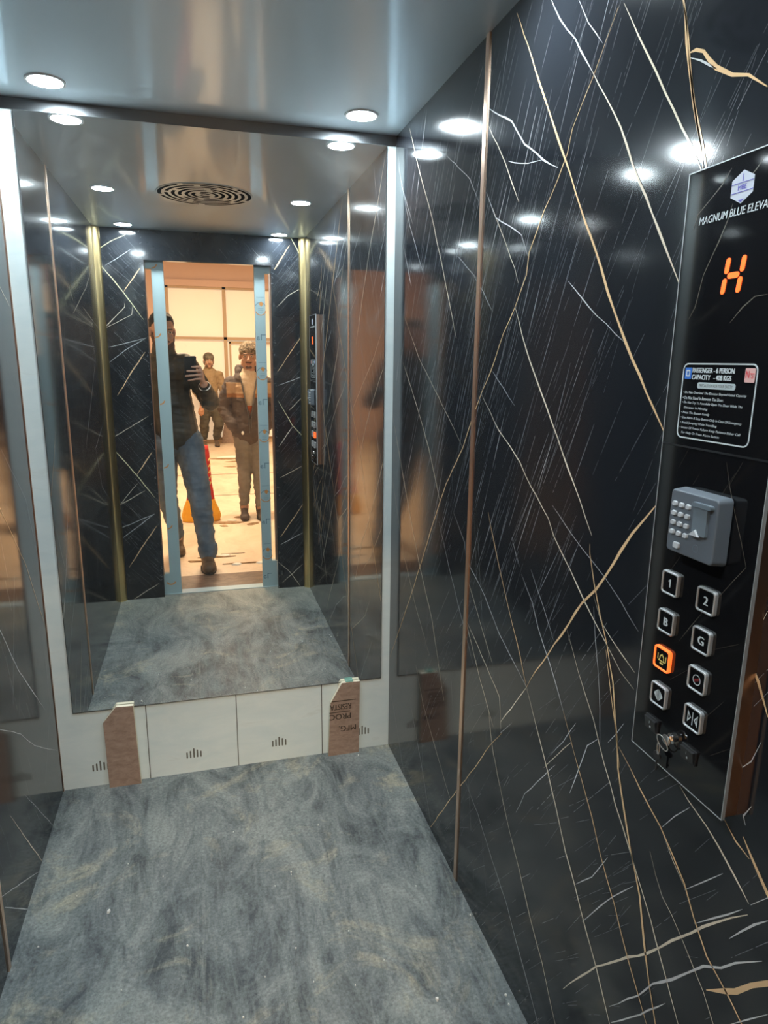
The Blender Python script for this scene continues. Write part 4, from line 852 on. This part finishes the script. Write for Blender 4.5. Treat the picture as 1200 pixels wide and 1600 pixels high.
# --- man in grey jacket
P2 = thing('person', (.95, -1.78, 0), 'person in mottled beanie and grey jacket with tan yoke, hands in pockets', 'person', None)
HT = headT((.962, -1.76, 1.475), R(-4), R(4), .98)
mb = MB(); add_head(mb, HT)
sr, sl2 = Vector((.80, -1.82, 1.235)), Vector((1.12, -1.82, 1.235)); er, el2 = Vector((.735, -1.86, 1.02)), Vector((1.185, -1.86, 1.02)); wr2, wl2 = Vector((.80, -1.765, .87)), Vector((1.11, -1.765, .87))
mb.cap((.96, -1.83, 1.24), .12, (.96, -1.83, .85), .125, flat=((0, 1, 0), .8)); mb.cap(sr, .05, sl2, .05)
for a, b, c_, s_ in ((sr, er, wr2, 1), (sl2, el2, wl2, -1)): mb.cap(a, .044, b, .038); mb.cap(b, .036, c_, .025); simple_hand(mb, c_, (.62*s_, -.1, -.5), (s_*.3, .3, .9))
hr, kr, ar = Vector((.895, -1.82, .76)), Vector((.895, -1.77, .44)), Vector((.885, -1.80, .10)); hl, kl, al = Vector((1.02, -1.82, .76)), Vector((1.03, -1.74, .44)), Vector((1.025, -1.74, .10))
for h_, k_, a_ in ((hr, kr, ar), (hl, kl, al)): mb.cap(h_, .07, k_, .05); mb.cap(k_, .05, a_, .036)
mb.organic('body', 'skin', P2, .0055, 2); face_bits(P2, HT)
mb = MB(); mb.T = HT; mb.ell((0, -.016, .052), (.084, .103, .085)); mb.cap((-.05, .045, .048), .026, (.05, .045, .048), .026); mb.ell((0, -.045, .01), (.078, .062, .06)); mb.organic('beanie', 'cap2', P2, .005, 3, lambda p: noise.noise(p*60), .004)
mb = MB(); mb.T = HT; mb.cap((-.025, .088, -.049), .0055, (.025, .088, -.049), .0055); mb.cap((-.016, .069, -.093), .0135, (.016, .069, -.093), .0135); mb.organic('beard', 'beard', P2, .004, 2)
# shirt, then the open jacket as left/right fronts round it
mb = MB(); mb.cap((.96, -1.815, 1.25), .120, (.96, -1.835, .98), .118, flat=((0, 1, 0), .86)); mb.cap((.96, -1.81, 1.32), .062, (.96, -1.80, 1.335), .06); st = mb.organic('shirt', ['shirt', 'shirt_or'], P2, .006, 3, fold_n(14, 14, 14), .004)
for p in st.data.polygons:
    if (p.center.z+OFF[P2.name].z) < 1.04: p.material_index = 1
mb = MB(); mb.cap((.96, -1.83, 1.235), .145, (.96, -1.84, .985), .165, flat=((0, 1, 0), .82)); mb.cap((.96, -1.84, .985), .165, (.965, -1.83, .83), .175, flat=((0, 1, 0), .8)); mb.cap(sr, .06, sl2, .06); mb.cap((.89, -1.83, 1.27), .055, (1.03, -1.83, 1.27), .055)
for a, b, c_ in ((sr, er, wr2), (sl2, el2, wl2)): mb.cap(a, .063, b, .062); mb.cap(b, .062, c_, .054); mb.cap(c_, .054, c_+Vector((.05 if c_.x < 1 else -.05, -.02, -.03)), .05)
jk = mb.organic('jacket', ['jk2', 'tan', 'orangeb'], P2, .006, 3, fold_n(12, 12, 26, 3), .008)
bm = bmesh.new(); bm.from_mesh(jk.data); o_ = OFF[P2.name]; dele = []
for f_ in bm.faces:
    c_ = f_.calc_center_median()+o_; front = c_.y > -1.83
    half = .006+.068*max(0, (c_.z-.93))/.38
    if front and c_.z > .93 and abs(c_.x-.955) < half and abs(c_.y+1.8) < .3: dele.append(f_)
    elif abs(c_.x-.96) < .20 and 1.15 < c_.z < 1.245 and front: f_.material_index = 1
    elif abs(c_.x-.96) < .20 and 1.115 < c_.z <= 1.15 and front: f_.material_index = 2
bmesh.ops.delete(bm, geom=dele, context='FACES'); bm.to_mesh(jk.data); bm.free()
so = jk.modifiers.new('thick', 'SOLIDIFY'); so.thickness = .006; so.offset = 0
for s_ in (-1, 1):
    mb = MB(); mb.tube([(.955+s_*(.008+.068*max(0, z-.93)/.38), -1.83+.128+(.006 if z < 1.15 else -.012), z) for z in (.80, .93, 1.0, 1.08, 1.16, 1.24, 1.30)], .006, 6); mb.obj('jacket_zip', 'darkm', P2)
mb = MB()
for k in range(13): a0 = R(150+20*k); mb.ell((.96+.088*math.cos(a0), -1.84+.075*math.sin(a0), 1.325+(.03 if math.sin(a0) < 0 else .0)), (.034, .034, .05))
mb.organic('hood', 'jk2', P2, .008, 4)
mb = MB(); mb.cap((.90, -1.83, .77), .10, (1.01, -1.83, .77), .10); mb.cap(hr, .088, kr, .066); mb.cap(kr, .066, ar+Vector((0, 0, .04)), .045); mb.cap(hl, .088, kl, .066); mb.cap(kl, .066, al+Vector((0, 0, .04)), .045)
mb.organic('trousers', 'pant2', P2, .006, 4, fold_n(9, 9, 24, 7), .009)
mb = MB(); mb.prism([(0, 0)]*0 or circ(0, 0, .012, 16), 0, .004); 
mb = MB(); mb.ell((.885, -1.692, .80), (.012, .006, .016)); mb.obj('pocket_badge', 'trimw', P2, smooth=True)
shoe(P2, (.885, -1.84, 0), (.875, -1.60, 0), 'jk2'); shoe(P2, (1.025, -1.78, 0), (1.04, -1.55, 0), 'jk2')

# --- man at the back windows
P3 = thing('person', (.69, -7.3, 0), 'person far back by the hall windows in tan sweater and dark trousers', 'person')
HT = headT((.715, -7.28, 1.42), R(6), R(3), 1.0)
mb = MB(); add_head(mb, HT)
sr, sl2 = Vector((.545, -7.33, 1.19)), Vector((.885, -7.33, 1.19)); er, el2 = Vector((.475, -7.34, .93)), Vector((.925, -7.36, .93)); wr3, wl3 = Vector((.545, -7.18, .80)), Vector((.905, -7.28, .72))
mb.cap((.715, -7.33, 1.17), .115, (.70, -7.33, .80), .12, flat=((0, 1, 0), .8)); mb.cap(sr, .05, sl2, .05)
for a, b, c_, s_ in ((sr, er, wr3, 1), (sl2, el2, wl3, -1)): mb.cap(a, .044, b, .038); mb.cap(b, .036, c_, .026); simple_hand(mb, c_, (0, .25, -1), (-s_*.0, 1, .1))
hr, kr, ar = Vector((.635, -7.32, .68)), Vector((.60, -7.27, .38)), Vector((.585, -7.32, .09)); hl, kl, al = Vector((.775, -7.32, .68)), Vector((.835, -7.24, .38)), Vector((.79, -7.30, .09))
for h_, k_, a_ in ((hr, kr, ar), (hl, kl, al)): mb.cap(h_, .075, k_, .05); mb.cap(k_, .05, a_, .036)
mb.organic('body', 'skin', P3, .008, 2); face_bits(P3, HT)
mb = MB(); mb.T = HT; mb.ell((0, -.012, .05), (.09, .106, .085)); mb.ell((0, -.03, -.02), (.09, .075, .085)); mb.cap((-.05, .06, .06), .02, (.05, .06, .06), .02); mb.organic('cap', 'cap3', P3, .007, 3)
mb = MB(); mb.T = HT; mb.cap((-.04, .055, -.08), .018, (.04, .055, -.08), .018); mb.cap((-.022, .088, -.05), .006, (.022, .088, -.05), .006); mb.organic('beard', 'beard', P3, .006, 1)
mb = MB(); mb.cap((.715, -7.33, 1.18), .135, (.70, -7.33, .82), .145, flat=((0, 1, 0), .85)); mb.cap(sr, .066, sl2, .066); mb.cap((.7, -7.33, 1.27), .07, (.71, -7.32, 1.30), .065)
for a, b, c_ in ((sr, er, wr3), (sl2, el2, wl3)): mb.cap(a, .064, b, .058); mb.cap(b, .056, c_, .04)
mb.organic('sweater', 'sw3', P3, .009, 3, fold_n(10, 10, 20, 5), .01)
mb = MB(); mb.cap((.65, -7.33, .70), .105, (.76, -7.33, .70), .105); mb.cap(hr, .095, kr, .082); mb.cap(kr, .082, ar+Vector((0, 0, .06)), .06); mb.cap(hl, .1, kl, .088); mb.cap(kl, .085, al+Vector((0, 0, .05)), .06)
mb.organic('trousers', 'pant3', P3, .009, 3, fold_n(9, 9, 20, 9), .012)
shoe(P3, (.585, -7.36, 0), (.60, -7.10, 0), 'shoe'); shoe(P3, (.79, -7.34, 0), (.80, -7.08, 0), 'shoe')
mb = MB(); mb.ell((.555, -7.06, .60), (.05, .03, .07)); mb.cap((.545, -7.06, .63), .025, (.545, -7.075, .69), .010)
tag_o = thing('plastic_bag', (.545, -7.06, .5), 'small orange bag in the hand of the person far back', 'bag'); mb.organic('bag_body', 'obag', tag_o, .007, 2, fold_n(30, 30, 30), .008)

# --- red and yellow sack standing on the hall floor
SK = thing('woven_sack', (.50, -1.75, 0), 'red woven sack with yellow bottom corners standing behind the person in jeans', 'sack')
def sackpart(z0, z1, nm, m_):
    prof = [(0, .165, .09), (.05, .172, .095), (.12, .155, .085), (.22, .118, .07), (.35, .105, .065), (.5, .10, .06), (.62, .095, .05), (.69, .085, .03)]
    vs = []; fs = []; n_ = 36; rows = 14
    for i in range(rows+1):
        z = z0+(z1-z0)*i/rows
        for a, b in zip(prof, prof[1:]):
            if a[0] <= z <= b[0]+1e-6: k = (z-a[0])/(b[0]-a[0]); wx = a[1]+(b[1]-a[1])*k; wy = a[2]+(b[2]-a[2])*k
        for j in range(n_):
            a = 2*math.pi*j/n_; ca, sa = math.cos(a), math.sin(a); q = 1+.06*noise.noise(Vector((ca*2, sa*2, z*9)))
            cx = .49; lift = .05*(1-min(1, z/.12))*(1-abs(ca))*(1 if z < .12 else 0)
            vs.append((cx+wx*math.copysign(abs(ca)**.8, ca)*q, -1.75+wy*math.copysign(abs(sa)**.8, sa)*q, z+lift*0))
    for i in range(rows):
        for j in range(n_): j2 = (j+1) % n_; fs.append((i*n_+j, i*n_+j2, (i+1)*n_+j2, (i+1)*n_+j))
    fs += [tuple(range(n_-1, -1, -1)), tuple(range(rows*n_, (rows+1)*n_))]
    mb = MB(); mb.add(vs, fs); return mb.obj(nm, m_, SK, smooth=True)
sackpart(0, .20, 'yellow_base', 'sacky'); sackpart(.20, .69, 'red_body', 'sackr')
for k in range(5): mb = MB(); mb.cap((.575, -1.695, .34+k*.055), .006, (.588, -1.71, .36+k*.055), .005, seg=8); mb.obj('printed_mark', 'sackp', SK, smooth=True)

# --- litter
rl = random.Random(9)
def chip(name, x, y, r, h, m_, label, cat, grp, n_=8, el_=1, rz=0):
    mb = MB(); P = [(x+r*el_*math.cos(a)*math.cos(rz)*q-r*math.sin(a)*math.sin(rz)*q, y+r*el_*math.cos(a)*math.sin(rz)*q+r*math.sin(a)*math.cos(rz)*q) for a, q in [(2*math.pi*k/n_, rl.uniform(.6, 1.15)) for k in range(n_)]]
    mb.prism(P, .0002, h, inset=r*.2); return tag(mb.obj(name, m_, base=(x, y, 0)), label, cat, grp)
CH = [(0.978,1.192,0.0051,0.006),(0.68,1.415,0.0025,0.003),(0.702,1.666,0.0017,0.003),(0.597,1.353,0.0017,0.003),(0.802,1.276,0.0017,0.003),(0.708,1.31,0.0017,0.003),(0.268,1.404,0.0025,0.003),(0.416,1.492,0.0034,0.003),(0.212,1.656,0.0059,0.006),(0.652,1.634,0.0017,0.003),(0.245,1.829,0.0017,0.003),(1.037,1.534,0.0017,0.003),(0.82,1.432,0.0017,0.003),(1.161,1.988,0.0034,0.003),(1.282,1.866,0.0025,0.003),(1.147,1.4,0.0025,0.003),(1.303,1.697,0.0017,0.003),(1.138,1.162,0.0034,0.003),(1.134,1.138,0.0025,0.003),(0.886,1.326,0.0017,0.003),(0.54,1.263,0.0025,0.003),(0.703,1.676,0.0025,0.003),(0.525,2.269,0.0025,0.003),(1.027,2.204,0.0034,0.003),(0.747,2.172,0.0025,0.003),(0.054,1.583,0.0025,0.003),(0.12,1.737,0.0017,0.003),(0.346,1.751,0.0025,0.003),(0.813,1.855,0.0017,0.003),(0.551,1.891,0.0017,0.003)]
for x, y, r, h in CH: chip('plaster_chip', x, y, r, h, 'chip', 'tiny white plaster crumb on the grey cabin floor', 'crumb', 'plaster crumbs on the cabin floor')
for x, y, r, e_, z_ in ((.85, -1.80, .05, 1.8, .2), (.72, -1.60, .06, 2.2, .1), (.93, -1.50, .04, 2, -.5), (.68, -1.47, .03, 1.6, .4), (.60, -.50, .02, 7, .05), (.80, -.30, .012, 14, .02), (.43, -.42, .025, 3, .3), (.85, -5.7, .09, 3, .1), (.90, -4.9, .05, 2, .2), (1.0, -5.4, .07, 2.5, -.2)):
    chip('floor_scrap', x, y, r, .006, 'scrap', 'brown scrap of board lying on the pale hall floor', 'scrap', 'scraps on the hall floor', 10, e_, z_)
for x, y, r, e_ in ((.76, -1.66, .03, 1.6), (.64, -.52, .03, 2), (.72, -.28, .028, 1.3), (.90, -.28, .03, 1.3), (.95, -5.9, .1, 2)):
    chip('plaster_scrap', x, y, r, .008, 'chip', 'pale plaster scrap on the hall floor', 'scrap', 'plaster scraps on the hall floor', 9, e_)
for (x0, y0, x1, y1) in ((.62, -.575, .80, -.56), (.72, -.30, 1.02, -.262), (.35, -2.9, 1.9, -2.85), (.2, -4.3, 2.2, -4.25)):
    mb = MB(); mb.box((x0, y0, .0005), (x1, y0+.006, .003)); struct(mb.obj('trim_14', 'groove'))
